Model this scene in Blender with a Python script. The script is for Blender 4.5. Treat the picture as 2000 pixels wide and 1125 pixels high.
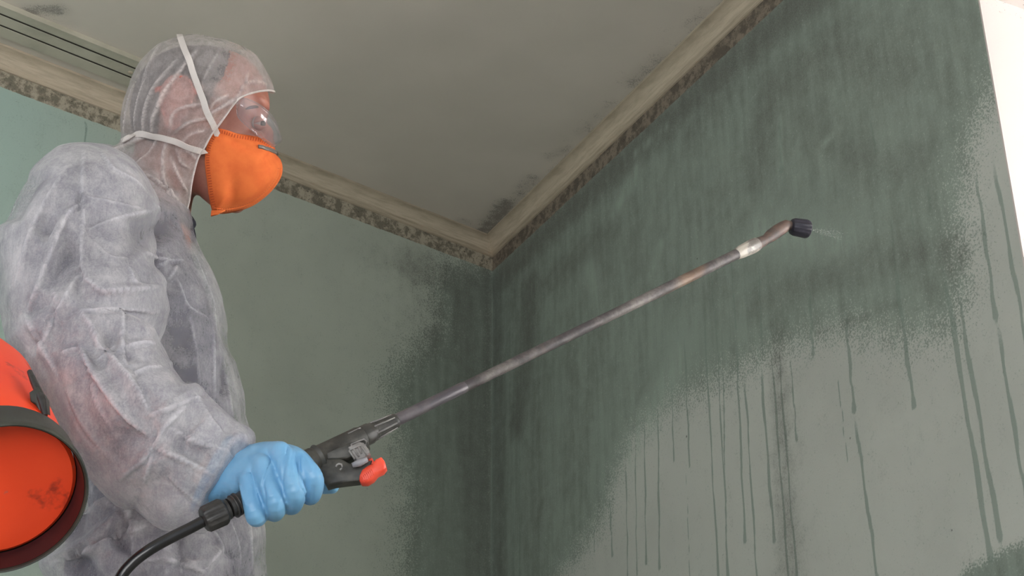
import bpy, bmesh, math, random
import numpy as np
from mathutils import Vector, Matrix, noise
from mathutils.bvhtree import BVHTree

random.seed(7)
rng = np.random.default_rng(7)
S = bpy.context.scene
for o in list(bpy.data.objects):
    bpy.data.objects.remove(o)
COL = S.collection

# ------------------------------------------------------------------ camera
F = 2800.0
TILT = math.radians(25.5)
CAMZ = 0.40
cT, sT = math.cos(TILT), math.sin(TILT)
cam = bpy.data.cameras.new('camera')
cam.sensor_width = 36.0
cam.lens = 36.0 * F / 2000.0
cam.clip_start = 0.05
camo = bpy.data.objects.new('camera', cam)
COL.objects.link(camo)
camo.location = (0, 0, CAMZ)
camo.rotation_euler = (math.radians(90) + TILT, 0, 0)
S.camera = camo
CAM = Vector((0, 0, CAMZ))

def ray(px, py):
    a = (px - 1000.0) / F
    b = (562.5 - py) / F
    return Vector((a, cT - b * sT, sT + b * cT))

def W(px, py, Y):
    """point of the place seen at a photo position, at distance Y into the room"""
    r = ray(px, py)
    return CAM + r * (Y / r.y)

def proj(p):
    d = Vector(p) - CAM
    dep = d.y * cT + d.z * sT
    return (1000 + F * d.x / dep, 562.5 - F * (d.z * cT - d.y * sT) / dep, dep)

# ------------------------------------------------------------------ world, lights, exposure
S.view_settings.view_transform = 'Standard'
S.view_settings.look = 'None'
S.view_settings.gamma = 1
S.view_settings.use_curve_mapping = False
S.view_settings.exposure = 0.0
world = bpy.data.worlds.new('daylight')
S.world = world
world.use_nodes = True
wn = world.node_tree.nodes
wn['Background'].inputs[0].default_value = (0.86, 0.93, 1.0, 1)
wn['Background'].inputs[1].default_value = 0.72

def area(name, loc, target, sx, sy, power, color, spread=180):
    l = bpy.data.lights.new(name, 'AREA')
    l.shape = 'RECTANGLE'; l.size = sx; l.size_y = sy
    l.energy = power; l.color = color; l.spread = math.radians(spread)
    o = bpy.data.objects.new(name, l)
    COL.objects.link(o)
    o.location = loc
    d = Vector(target) - Vector(loc)
    o.rotation_euler = d.to_track_quat('-Z', 'Y').to_euler()
    return o

# ------------------------------------------------------------------ mesh helpers
def link(name, me, mats, parent=None, smooth=True, loc=None):
    if not isinstance(mats, (list, tuple)):
        mats = [mats]
    for m in mats:
        me.materials.append(m)
    if smooth:
        me.polygons.foreach_set('use_smooth', [True] * len(me.polygons))
    me.update()
    o = bpy.data.objects.new(name, me)
    COL.objects.link(o)
    if parent:
        o.parent = parent
    return o

def bm_mesh(bm, name='m'):
    bmesh.ops.recalc_face_normals(bm, faces=bm.faces)
    me = bpy.data.meshes.new(name)
    bm.to_mesh(me)
    bm.free()
    return me

def smooth_obj(o, deg=35):
    """smooth shading with sharp edges kept above an angle"""
    me = o.data
    bm = bmesh.new(); bm.from_mesh(me)
    for e in bm.edges:
        if len(e.link_faces) == 2:
            e.smooth = e.calc_face_angle(0) < math.radians(deg)
    bm.to_mesh(me); bm.free()
    return o

def empty(name, loc, label, cat, group=None):
    o = bpy.data.objects.new(name, None)
    COL.objects.link(o)
    o.location = loc
    o.empty_display_size = 0.05
    o['label'] = label; o['category'] = cat
    if group: o['group'] = group
    return o

def add_part(name, me, mats, root, smooth=True):
    """world-space mesh made a child of root (root only translated)"""
    loc = Vector(root.matrix_basis.translation)
    p = root
    while p.parent:
        p = p.parent
        loc = loc + Vector(p.matrix_basis.translation)
    me.transform(Matrix.Translation(-loc))
    return link(name, me, mats, root, smooth)

def cr(pts, n):
    """catmull rom through tuples/arrays"""
    P = [np.array(p, float) for p in pts]
    P = [2 * P[0] - P[1]] + P + [2 * P[-1] - P[-2]]
    out = []
    for i in range(1, len(P) - 2):
        for k in range(n):
            t = k / n
            a, b, c, d = P[i - 1], P[i], P[i + 1], P[i + 2]
            out.append(0.5 * ((2 * b) + (-a + c) * t + (2 * a - 5 * b + 4 * c - d) * t * t + (-a + 3 * b - 3 * c + d) * t ** 3))
    out.append(P[-2])
    return out

def loft(bm, secs, n=40, sub=4, power=2.2, inset=0.0, fr=None, lat=Vector((0, 1, 0))):
    fr = fr or W
    """secs: (ax,ay,bx,by,Y,th): the two silhouette points of the section and half thickness in depth"""
    rings = []
    data = []
    for s in secs:
        a = fr(s[0], s[1], s[4]); b = fr(s[2], s[3], s[4])
        c = (a + b) / 2; u = (b - a) / 2
        L = u.length
        u = u * max(0.15, (L - inset) / L)
        th = max(s[5] * 0.2, s[5] - inset)
        data.append(list(c) + list(u) + [th])
    for d in cr(data, sub):
        c = Vector(d[0:3]); u = Vector(d[3:6]); th = d[6]
        ring = []
        for k in range(n):
            t = 2 * math.pi * k / n
            ct, st = math.cos(t), math.sin(t)
            x = math.copysign(abs(ct) ** (2 / power), ct)
            y = math.copysign(abs(st) ** (2 / power), st)
            ring.append(bm.verts.new(c + u * x + lat * (th * y)))
        rings.append(ring)
    for r0, r1 in zip(rings, rings[1:]):
        for k in range(n):
            bm.faces.new((r0[k], r0[(k + 1) % n], r1[(k + 1) % n], r1[k]))
    bm.faces.new(rings[0][::-1])
    bm.faces.new(rings[-1])

def tube(bm, pts, radii, n=16, cap=True, flat=1.0, up=None, rib=None):
    """tube along world points; rib=(count, depth) makes longitudinal ribs"""
    P = [Vector(p) for p in pts]
    if not hasattr(radii, '__len__'):
        radii = [radii] * len(P)
    rings = []
    ref = Vector(up) if up else Vector((0, 0, 1))
    for i, p in enumerate(P):
        d = (P[min(i + 1, len(P) - 1)] - P[max(i - 1, 0)]).normalized()
        s = d.cross(ref)
        if s.length < 1e-4: s = d.cross(Vector((1, 0, 0)))
        s.normalize(); t = s.cross(d).normalized()
        ring = []
        for k in range(n):
            a = 2 * math.pi * k / n
            r = radii[i]
            if rib and rib[2][0] <= i <= rib[2][1]:
                r *= 1 + rib[1] * math.cos(a * rib[0])
            ring.append(bm.verts.new(p + s * math.cos(a) * r + t * math.sin(a) * r * flat))
        rings.append(ring)
    for r0, r1 in zip(rings, rings[1:]):
        for k in range(n):
            bm.faces.new((r0[k], r0[(k + 1) % n], r1[(k + 1) % n], r1[k]))
    if cap:
        bm.faces.new(rings[0][::-1]); bm.faces.new(rings[-1])

def box(bm, c, ax, ay, az):
    """box centre + three half-axis vectors"""
    c = Vector(c)
    v = [bm.verts.new(c + ax * i + ay * j + az * k) for i in (-1, 1) for j in (-1, 1) for k in (-1, 1)]
    for f in ((0, 1, 3, 2), (4, 6, 7, 5), (0, 4, 5, 1), (2, 3, 7, 6), (0, 2, 6, 4), (1, 5, 7, 3)):
        bm.faces.new([v[i] for i in f])

def prism(bm, outline, Y, half, bevel=0.0, slope=0.0):
    """an outline standing at distance Y, given real thickness 2*half in depth, edges bevelled"""
    pts = [W(x, y, Y) for x, y in outline]
    c = sum(pts, Vector()) / len(pts)
    def ring(off, k):
        out = []
        for p in pts:
            d = p - c
            L = max(d.length, 1e-6)
            q = c + d * max(0.2, (L - k) / L)
            out.append(bm.verts.new(q + Vector((0, off, 0))))
        return out
    rs = [ring(-half, bevel), ring(-half + bevel * 0.35, bevel * 0.3), ring(-half + bevel, 0), ring(half - bevel, 0),
          ring(half - bevel * 0.35, bevel * 0.3), ring(half, bevel)]
    n = len(pts)
    for r0, r1 in zip(rs, rs[1:]):
        for k in range(n):
            bm.faces.new((r0[k], r0[(k + 1) % n], r1[(k + 1) % n], r1[k]))
    bm.faces.new(rs[0][::-1]); bm.faces.new(rs[-1])

def remesh(bm, voxel, name='m'):
    """voxel union of closed shells, baked to a mesh"""
    me = bm_mesh(bm, name)
    o = bpy.data.objects.new('tmp', me)
    COL.objects.link(o)
    m = o.modifiers.new('r', 'REMESH')
    m.mode = 'VOXEL'; m.voxel_size = voxel; m.adaptivity = 0
    dg = bpy.context.evaluated_depsgraph_get()
    dg.update()
    out = bpy.data.meshes.new_from_object(o.evaluated_get(dg))
    bpy.data.objects.remove(o)
    bpy.data.meshes.remove(me)
    return out

def get_co(me):
    a = np.empty(len(me.vertices) * 3); me.vertices.foreach_get('co', a); return a.reshape(-1, 3)

def get_no(me):
    a = np.empty(len(me.vertices) * 3, dtype=np.float32); me.vertex_normals.foreach_get('vector', a)
    return a.reshape(-1, 3).astype(float)

def set_co(me, co):
    me.vertices.foreach_set('co', co.ravel()); me.update()

def edges(me):
    e = np.empty(len(me.edges) * 2, dtype=np.int32); me.edges.foreach_get('vertices', e); return e.reshape(-1, 2)

def relax(me, it=4, f=0.5):
    co = get_co(me); e = edges(me); n = len(co)
    deg = np.bincount(e.ravel(), minlength=n).astype(float)[:, None]; deg[deg == 0] = 1
    for _ in range(it):
        s = np.zeros_like(co)
        for k in range(3):
            s[:, k] = np.bincount(e[:, 0], co[e[:, 1], k], n) + np.bincount(e[:, 1], co[e[:, 0], k], n)
        co += f * (s / deg - co)
    set_co(me, co)

def bvh_of(me):
    return BVHTree.FromPolygons([v.co.copy() for v in me.vertices], [tuple(p.vertices) for p in me.polygons])

def on(bvh, px, py, off=0.0, default=None):
    d = ray(px, py).normalized()
    h = bvh.ray_cast(CAM, d)
    if h[0] is None:
        return None
    return h[0] - d * off

def facets(me, lines, region, step, jit, amp, gain, tag='fold', seed=1, extra=None):
    """crumple thin cloth: flat facets between sharp creases.
    The cloth is laid out flat by its side projection, creases become constrained edges of a triangulation with
    heights at its nodes, and every point moves along its normal by the interpolated height"""
    from mathutils.geometry import delaunay_2d_cdt
    rg = random.Random(seed)
    pts = []; hs = []; es = []
    for L, a, w, side in lines:
        dens = L
        prev = None
        for i, q in enumerate(dens):
            t_ = i / max(1, len(dens) - 1)
            h = a * gain * (0.35 + 0.65 * math.sin(math.pi * min(1, 0.15 + 0.8 * t_)))
            pts.append(Vector((q[0] + rg.uniform(-.5, .5), q[1] + rg.uniform(-.5, .5)))); hs.append(h)
            if prev is not None: es.append((prev, len(pts) - 1))
            prev = len(pts) - 1
    x0, y0, x1, y1 = region
    y = y0; row = 0
    own = np.array([list(q) for q in pts]) if pts else np.zeros((0, 2))
    while y < y1:
        x = x0 + (row % 2) * step / 2
        while x < x1:
            q = (x + rg.uniform(-jit, jit), y + rg.uniform(-jit, jit))
            if not len(own) or np.min(np.hypot(own[:, 0] - q[0], own[:, 1] - q[1])) > step * .42:
                pts.append(Vector(q)); hs.append(rg.uniform(-amp, amp))
            x += step
        y += step * .9; row += 1
    vo, eo, fo, ovi, _, _ = delaunay_2d_cdt(pts, es, [], 0, 1e-4)
    H = []
    for k, ids in enumerate(ovi):
        H.append(hs[ids[0]] if ids else 0.0)
    V = np.array([list(q) for q in vo]); H = np.array(H); T = np.array([list(f)[:3] for f in fo])
    co = get_co(me); no = get_no(me)
    X = co[:, 0] - CAM.x; dY = co[:, 1] - CAM.y; Z = co[:, 2] - CAM.z
    dep = dY * cT + Z * sT
    U = np.stack([1000 + F * X / dep, 562.5 - F * (Z * cT - dY * sT) / dep], 1)
    out = np.zeros(len(co))
    order = np.argsort(U[:, 0]); us = U[order, 0]
    for t_ in T:
        A, B, C_ = V[t_[0]], V[t_[1]], V[t_[2]]
        i0 = np.searchsorted(us, min(A[0], B[0], C_[0])); i1 = np.searchsorted(us, max(A[0], B[0], C_[0]))
        if i1 <= i0: continue
        idx = order[i0:i1]
        P = U[idx]
        d = (B[0] - A[0]) * (C_[1] - A[1]) - (C_[0] - A[0]) * (B[1] - A[1])
        if abs(d) < 1e-9: continue
        w1 = ((P[:, 0] - A[0]) * (C_[1] - A[1]) - (C_[0] - A[0]) * (P[:, 1] - A[1])) / d
        w2 = ((B[0] - A[0]) * (P[:, 1] - A[1]) - (P[:, 0] - A[0]) * (B[1] - A[1])) / d
        m = (w1 >= 0) & (w2 >= 0) & (w1 + w2 <= 1)
        out[idx[m]] = (H[t_[0]] * (1 - w1 - w2) + H[t_[1]] * w1 + H[t_[2]] * w2)[m]
    at = me.attributes.new('lift', 'FLOAT', 'POINT')
    lf = out / (amp * 2.2)
    if extra is not None: lf = lf + extra(co)
    at.data.foreach_set('value', np.clip(lf, -1, 1).astype(np.float32))
    set_co(me, co + no * np.clip(out, -amp * .9, 1)[:, None])

def drape(me, lines, tag='fold', noise_amp=0.0, noise_scale=9.0, mask=None):
    """raise real folds on a cloth mesh. lines: (px polyline, amplitude m, width m, wide side +-1)"""
    bvh = bvh_of(me)
    co = get_co(me); no = get_no(me)
    disp = np.zeros(len(co)); fold = np.zeros(len(co))
    for pts, amp, w, side in lines:
        dens = cr([np.array(p, float) for p in pts], 5) if len(pts) > 2 else [np.array(pts[0], float) * (1 - t) + np.array(pts[1], float) * t for t in np.linspace(0, 1, 8)]
        H = [on(bvh, q[0], q[1]) for q in dens]
        H = [h for h in H if h is not None]
        if len(H) < 2: continue
        # keep the line on one sheet
        H2 = [H[0]]
        for h in H[1:]:
            if (h - H2[-1]).length < 0.08: H2.append(h)
        if len(H2) < 2: continue
        A = np.array(H2)
        lo = A.min(0) - 5 * w - 0.01; hi = A.max(0) + 5 * w + 0.01
        idx = np.where(((co > lo) & (co < hi)).all(1))[0]
        if not len(idx): continue
        P = co[idx]
        best = np.full(len(P), 1e9); sgn = np.zeros(len(P)); tt = np.zeros(len(P))
        m = len(A) - 1
        for i in range(m):
            a, b = A[i], A[i + 1]; ab = b - a; L2 = ab @ ab
            if L2 < 1e-12: continue
            t = np.clip(((P - a) @ ab) / L2, 0, 1)
            q = a + t[:, None] * ab
            d = np.linalg.norm(P - q, axis=1)
            vd = np.array((0, 1.0, 0.3)); sd = np.cross(ab, vd)
            s = (P - q) @ sd
            u = d < best
            best[u] = d[u]; sgn[u] = np.sign(s[u]); tt[u] = (i + t[u]) / m
        wide = (sgn == side)
        ww = np.where(wide, w * 2.6, w * 0.9)
        env = np.clip(np.minimum(tt / 0.18, (1 - tt) / 0.22), 0, 1) ** 0.6
        env = 0.25 + 0.75 * env
        g = np.exp(-(best / ww) ** 1.25)
        val = np.exp(-((best - 2.2 * ww) / (1.1 * ww)) ** 2)
        disp[idx] += amp * env * (g - 0.42 * val)
        fold[idx] = np.maximum(fold[idx], env * np.exp(-(best / (w * 0.55)) ** 1.5) * min(1, amp / 0.006))
    if noise_amp > 0:
        for i in range(len(co)):
            p = Vector(co[i])
            q = Vector((p.x * 1.0, p.y, p.z * 0.8)) * noise_scale
            v = 1 - abs(noise.noise(q) * 2.2)
            v2 = 1 - abs(noise.noise(q * 2.3 + Vector((5, 3, 1))) * 2.2)
            v3 = noise.noise(q * 0.5)
            k = 1.0 if mask is None else mask(p)
            disp[i] += k * noise_amp * (0.75 * v + 0.35 * v2 + 0.8 * v3 - 0.6)
    co2 = co + no * disp[:, None]
    set_co(me, co2)
    at = me.attributes.new(tag, 'FLOAT', 'POINT')
    at.data.foreach_set('value', np.clip(fold, 0, 1).astype(np.float32))

# ------------------------------------------------------------------ material helpers
class NT:
    def __init__(s, name):
        s.m = bpy.data.materials.new(name); s.m.use_nodes = True
        s.t = s.m.node_tree; s.n = s.t.nodes; s.l = s.t.links
        s.b = s.n['Principled BSDF']; s.out = s.n['Material Output']
    def new(s, typ, **kw):
        n = s.n.new(typ)
        for k, v in kw.items(): setattr(n, k, v)
        return n
    def c(s, a, b): s.l.new(a, b)
    def val(s, sock, v):
        if hasattr(v, 'is_output'): s.c(v, sock)
        else: sock.default_value = v
    def math(s, op, a, b=0.0, clamp=False):
        n = s.new('ShaderNodeMath', operation=op); n.use_clamp = clamp
        s.val(n.inputs[0], a); s.val(n.inputs[1], b); return n.outputs[0]
    def mix(s, f, a, b, mode='MIX'):
        n = s.new('ShaderNodeMix', data_type='RGBA', blend_type=mode)
        s.val(n.inputs[0], f); s.val(n.inputs[6], a); s.val(n.inputs[7], b); return n.outputs[2]
    def ramp(s, f, lo, hi):
        n = s.new('ShaderNodeMapRange'); n.interpolation_type = 'SMOOTHSTEP'
        s.val(n.inputs[0], f); s.val(n.inputs[1], lo); s.val(n.inputs[2], hi); return n.outputs[0]
    def noise(s, scale, detail=4, rough=0.55, vec=None, dist=0.0):
        n = s.new('ShaderNodeTexNoise'); n.inputs['Scale'].default_value = scale
        n.inputs['Detail'].default_value = detail; n.inputs['Roughness'].default_value = rough
        n.inputs['Distortion'].default_value = dist
        if vec is not None: s.c(vec, n.inputs['Vector'])
        return n.outputs[0]
    def obj(s, scale=(1, 1, 1), rot=(0, 0, 0)):
        t = s.new('ShaderNodeTexCoord'); mp = s.new('ShaderNodeMapping')
        mp.inputs['Scale'].default_value = scale; mp.inputs['Rotation'].default_value = rot
        s.c(t.outputs['Object'], mp.inputs[0]); return mp.outputs[0]
    def attr(s, name):
        n = s.new('ShaderNodeAttribute'); n.attribute_name = name; return n.outputs['Fac']
    def bump(s, h, strength=0.3, dist=0.002):
        n = s.new('ShaderNodeBump'); n.inputs['Strength'].default_value = strength
        n.inputs['Distance'].default_value = dist; s.c(h, n.inputs['Height']); s.c(n.outputs[0], s.b.inputs['Normal'])
        return n.outputs[0]

def srgb(r, g, b):
    f = lambda c: (c / 255 / 12.92) if c / 255 <= 0.04045 else ((c / 255 + 0.055) / 1.055) ** 2.4
    return (f(r), f(g), f(b), 1)

def simple(name, col, rough=0.5, col2=None, scale=40, metal=0.0, bump=0.0, bscale=200, spec=0.5, lo=0.4, hi=0.65):
    t = NT(name)
    v = t.obj()
    if col2:
        t.c(t.mix(t.ramp(t.noise(scale, 5, 0.6, v), lo, hi), col, col2), t.b.inputs['Base Color'])
    else:
        t.b.inputs['Base Color'].default_value = col
    t.b.inputs['Roughness'].default_value = rough
    t.b.inputs['Metallic'].default_value = metal
    t.b.inputs['Specular IOR Level'].default_value = spec
    if bump: t.bump(t.noise(bscale, 3, 0.6, v), bump, 0.001)
    return t.m

# ================================================================== ROOM
ZC = 2.50                      # ceiling height
COVE = 0.042                   # size of the cove moulding
# the corner edge: underside of the cove is seen at (962, 501)
r0 = ray(962, 501); k0 = (ZC - COVE - CAMZ) / r0.z
CORNER = Vector((r0.x * k0, r0.y * k0, 0))
def horiz_dir(pa):
    """horizontal direction from the corner to the wall point seen at pa on the underside of the cove"""
    r = ray(*pa); k = (ZC - COVE - CAMZ) / r.z
    d = Vector((r.x * k, r.y * k, 0)) - CORNER
    return d.normalized()
DL = horiz_dir((0, 134))
DR = horiz_dir((1489, 0))
def inward(d, other):
    n = Vector((-d.y, d.x, 0))
    return n if n.dot(other) > 0 else -n
NL = inward(DL, DR); NR = inward(DR, DL)

def wall_sz(px, py, side):
    """distance from the corner and height of the wall point seen at a photo position"""
    n = NL if side == 'L' else NR; d = DL if side == 'L' else DR
    r = ray(px, py)
    k = (CORNER - CAM).dot(n) / r.dot(n)
    p = CAM + r * k
    return ((p - CORNER).dot(d), p.z)

def seg_dist(P, pts):
    best = np.full(len(P), 1e9)
    for a, b in zip(pts, pts[1:]):
        a = np.array(a); b = np.array(b); ab = b - a; L2 = max(ab @ ab, 1e-12)
        t = np.clip(((P - a) @ ab) / L2, 0, 1)
        d = np.linalg.norm(P - (a + t[:, None] * ab), axis=1)
        best = np.minimum(best, d)
    return best

def poly_sd(P, poly):
    """signed distance to polygon, positive inside"""
    d = seg_dist(P, list(poly) + [poly[0]])
    ins = np.zeros(len(P), bool)
    n = len(poly)
    for i in range(n):
        x1, y1 = poly[i]; x2, y2 = poly[(i + 1) % n]
        c = ((y1 > P[:, 1]) != (y2 > P[:, 1])) & (P[:, 0] < (x2 - x1) * (P[:, 1] - y1) / (y2 - y1 + 1e-12) + x1)
        ins ^= c
    return np.where(ins, d, -d)

def sstep(x, a, b):
    t = np.clip((x - a) / (b - a), 0, 1); return t * t * (3 - 2 * t)

def grid_wall(name, d, s0, s1, z0, z1, ds, dz, mat, fields, back, thick=0.12):
    """a wall from s0 to s1 along d, painted face as a fine grid, with real thickness"""
    su = np.linspace(s0, s1, max(2, int((s1 - s0) / ds) + 1)); zv = np.linspace(z0, z1, max(2, int((z1 - z0) / dz) + 1))
    nu, nz = len(su), len(zv)
    SS, ZZ = np.meshgrid(su, zv)
    P = np.stack([SS.ravel(), ZZ.ravel()], 1)
    co = np.zeros((len(P), 3))
    co[:, 0] = CORNER.x + d.x * P[:, 0]; co[:, 1] = CORNER.y + d.y * P[:, 0]; co[:, 2] = P[:, 1]
    nf = len(co)
    bk = np.array([[CORNER.x + d.x * s - back.x * thick, CORNER.y + d.y * s - back.y * thick, z] for s, z in ((s0, z0), (s1, z0), (s1, z1), (s0, z1))])
    i = np.arange(nu - 1)[None, :] + np.arange(nz - 1)[:, None] * nu
    q = np.stack([i, i + 1, i + 1 + nu, i + nu], -1).reshape(-1, 4)
    faces = q.tolist()
    b = nf
    c00, c10, c11, c01 = 0, nu - 1, nf - 1, nf - nu
    faces += [[b + 3, b + 2, b + 1, b], [c00, b, b + 1, c10], [c10, b + 1, b + 2, c11], [c11, b + 2, b + 3, c01], [c01, b + 3, b, c00]]
    me = bpy.data.meshes.new(name)
    me.from_pydata(np.vstack([co, bk]).tolist(), [], faces)
    me.update()
    if fields:
        for k, v in fields(P).items():
            at = me.attributes.new(k, 'FLOAT', 'POINT')
            at.data.foreach_set('value', np.concatenate([np.clip(v, 0, 1), np.zeros(4)]).astype(np.float32))
    o = link(name, me, mat, None, False)
    # normals of the painted face towards the room
    if (Vector(me.polygons[0].normal)).dot(back) < 0:
        me.flip_normals()
    o['kind'] = 'structure'
    return o

def wall_material(name, bare, green, mouldc, drip, band, bandd, green2=None, tint=None):
    t = NT(name)
    v = t.obj()
    vs = t.obj((1, 1, 0.12))
    vd = t.obj((1, 1, 1))
    hf = t.noise(230, 3, 0.75, v)
    mf = t.noise(28, 5, 0.6, v)
    lf = t.noise(3.2, 4, 0.55, v)
    streak = t.noise(38, 4, 0.6, vs)
    # bare paint
    base = t.mix(t.ramp(lf, 0.35, 0.7), bare, tuple(c * 0.90 for c in bare[:3]) + (1,))
    if tint:
        base = t.mix(t.attr('tint'), base, tint)
    # green wet paint, speckled at the edge as if sprayed
    g = t.attr('green')
    ge = t.math('ADD', g, t.math('MULTIPLY', t.math('SUBTRACT', hf, 0.5), 2.6))
    ge = t.math('ADD', ge, t.math('MULTIPLY', t.math('SUBTRACT', mf, 0.5), 0.5))
    gm = t.ramp(ge, 0.30, 0.70)
    gcol = t.mix(t.ramp(streak, 0.3, 0.75), green, tuple(c * 0.82 for c in green[:3]) + (1,))
    base = t.mix(t.math('MULTIPLY', gm, 0.92), base, gcol)
    # drips
    dr = t.attr('drip')
    dm = t.math('MULTIPLY', t.ramp(t.math('ADD', dr, t.math('MULTIPLY', t.math('SUBTRACT', hf, 0.5), 0.5)), 0.2, 0.8), 0.72)
    base = t.mix(dm, base, drip)
    # mould: cloudy, speckled
    mo = t.attr('mould')
    me_ = t.math('ADD', mo, t.math('MULTIPLY', t.math('SUBTRACT', mf, 0.5), 0.9))
    me_ = t.math('ADD', me_, t.math('MULTIPLY', t.math('SUBTRACT', streak, 0.5), 0.45))
    me_ = t.math('ADD', me_, t.math('MULTIPLY', t.math('SUBTRACT', hf, 0.5), 0.9))
    mm = t.ramp(me_, 0.0, 1.15)
    grain = t.ramp(t.noise(420, 2, 0.7, v), 0.32, 0.62)
    mm = t.math('MULTIPLY', mm, t.math('ADD', t.math('MULTIPLY', grain, 0.5), 0.5))
    base = t.mix(t.math('MULTIPLY', mm, 0.85, True), base, mouldc)
    # pale scraped smears
    sm = t.attr('smear')
    base = t.mix(t.math('MULTIPLY', t.math('MULTIPLY', sm, t.ramp(streak, 0.35, 0.65)), 0.5), base, tuple(min(1, c * 1.55) for c in green[:3]) + (1,))
    # bare dirty strip below the cove
    bd = t.attr('band')
    bn = t.noise(34, 6, 0.7, v)
    bcol = t.mix(t.ramp(bn, 0.42, 0.58), band, bandd)
    bcol = t.mix(t.ramp(t.noise(170, 3, 0.8, v), 0.56, 0.68), bcol, tuple(c * 0.45 for c in bandd[:3]) + (1,))
    bm_ = t.ramp(t.math('ADD', bd, t.math('MULTIPLY', t.math('SUBTRACT', t.noise(60, 4, 0.6, v), 0.5), 0.5)), 0.42, 0.56)
    base = t.mix(bm_, base, bcol)
    # sparse dark specks
    vo = t.new('ShaderNodeTexVoronoi'); vo.inputs['Scale'].default_value = 16; t.c(v, vo.inputs['Vector'])
    sp = t.ramp(vo.outputs['Distance'], 0.055, 0.03)
    pick = t.ramp(t.noise(9, 2, 0.5, v), 0.60, 0.66)
    base = t.mix(t.math('MULTIPLY', t.math('MULTIPLY', sp, pick), 0.7), base, srgb(45, 45, 42))
    t.c(base, t.b.inputs['Base Color'])
    t.b.inputs['Roughness'].default_value = 0.62
    t.b.inputs['Specular IOR Level'].default_value = 0.25
    h = t.math('ADD', t.math('MULTIPLY', hf, 0.5), t.math('MULTIPLY', t.noise(12, 4, 0.6, v), 1.2))
    h = t.math('ADD', h, t.math('MULTIPLY', t.math('ADD', dm, bm_), 0.5))
    t.bump(h, 0.22, 0.0025)
    return t.m

A = lambda s, k=1.0: s
M_right = wall_material('sprayed green wall', srgb(184, 187, 178), srgb(136, 149, 137), srgb(90, 88, 82), srgb(124, 138, 127),
                        srgb(136, 125, 110), srgb(98, 90, 80))
M_left = wall_material('pale green wall', srgb(177, 184, 170), srgb(134, 146, 134), srgb(98, 98, 92), srgb(110, 130, 118),
                       srgb(172, 163, 144), srgb(118, 112, 98), tint=srgb(160, 182, 172))

R_ = lambda pts: [wall_sz(x, y, 'R') for x, y in pts]
L_ = lambda pts: [wall_sz(x, y, 'L') for x, y in pts]
px_m_R = 1 / 700.0

def blob(P, pts, r, soft=1.0, gain=1.0):
    d = seg_dist(P, pts) if len(pts) > 1 else np.linalg.norm(P - np.array(pts[0]), axis=1)
    return gain * np.exp(-(d / r) ** 2)

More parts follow.
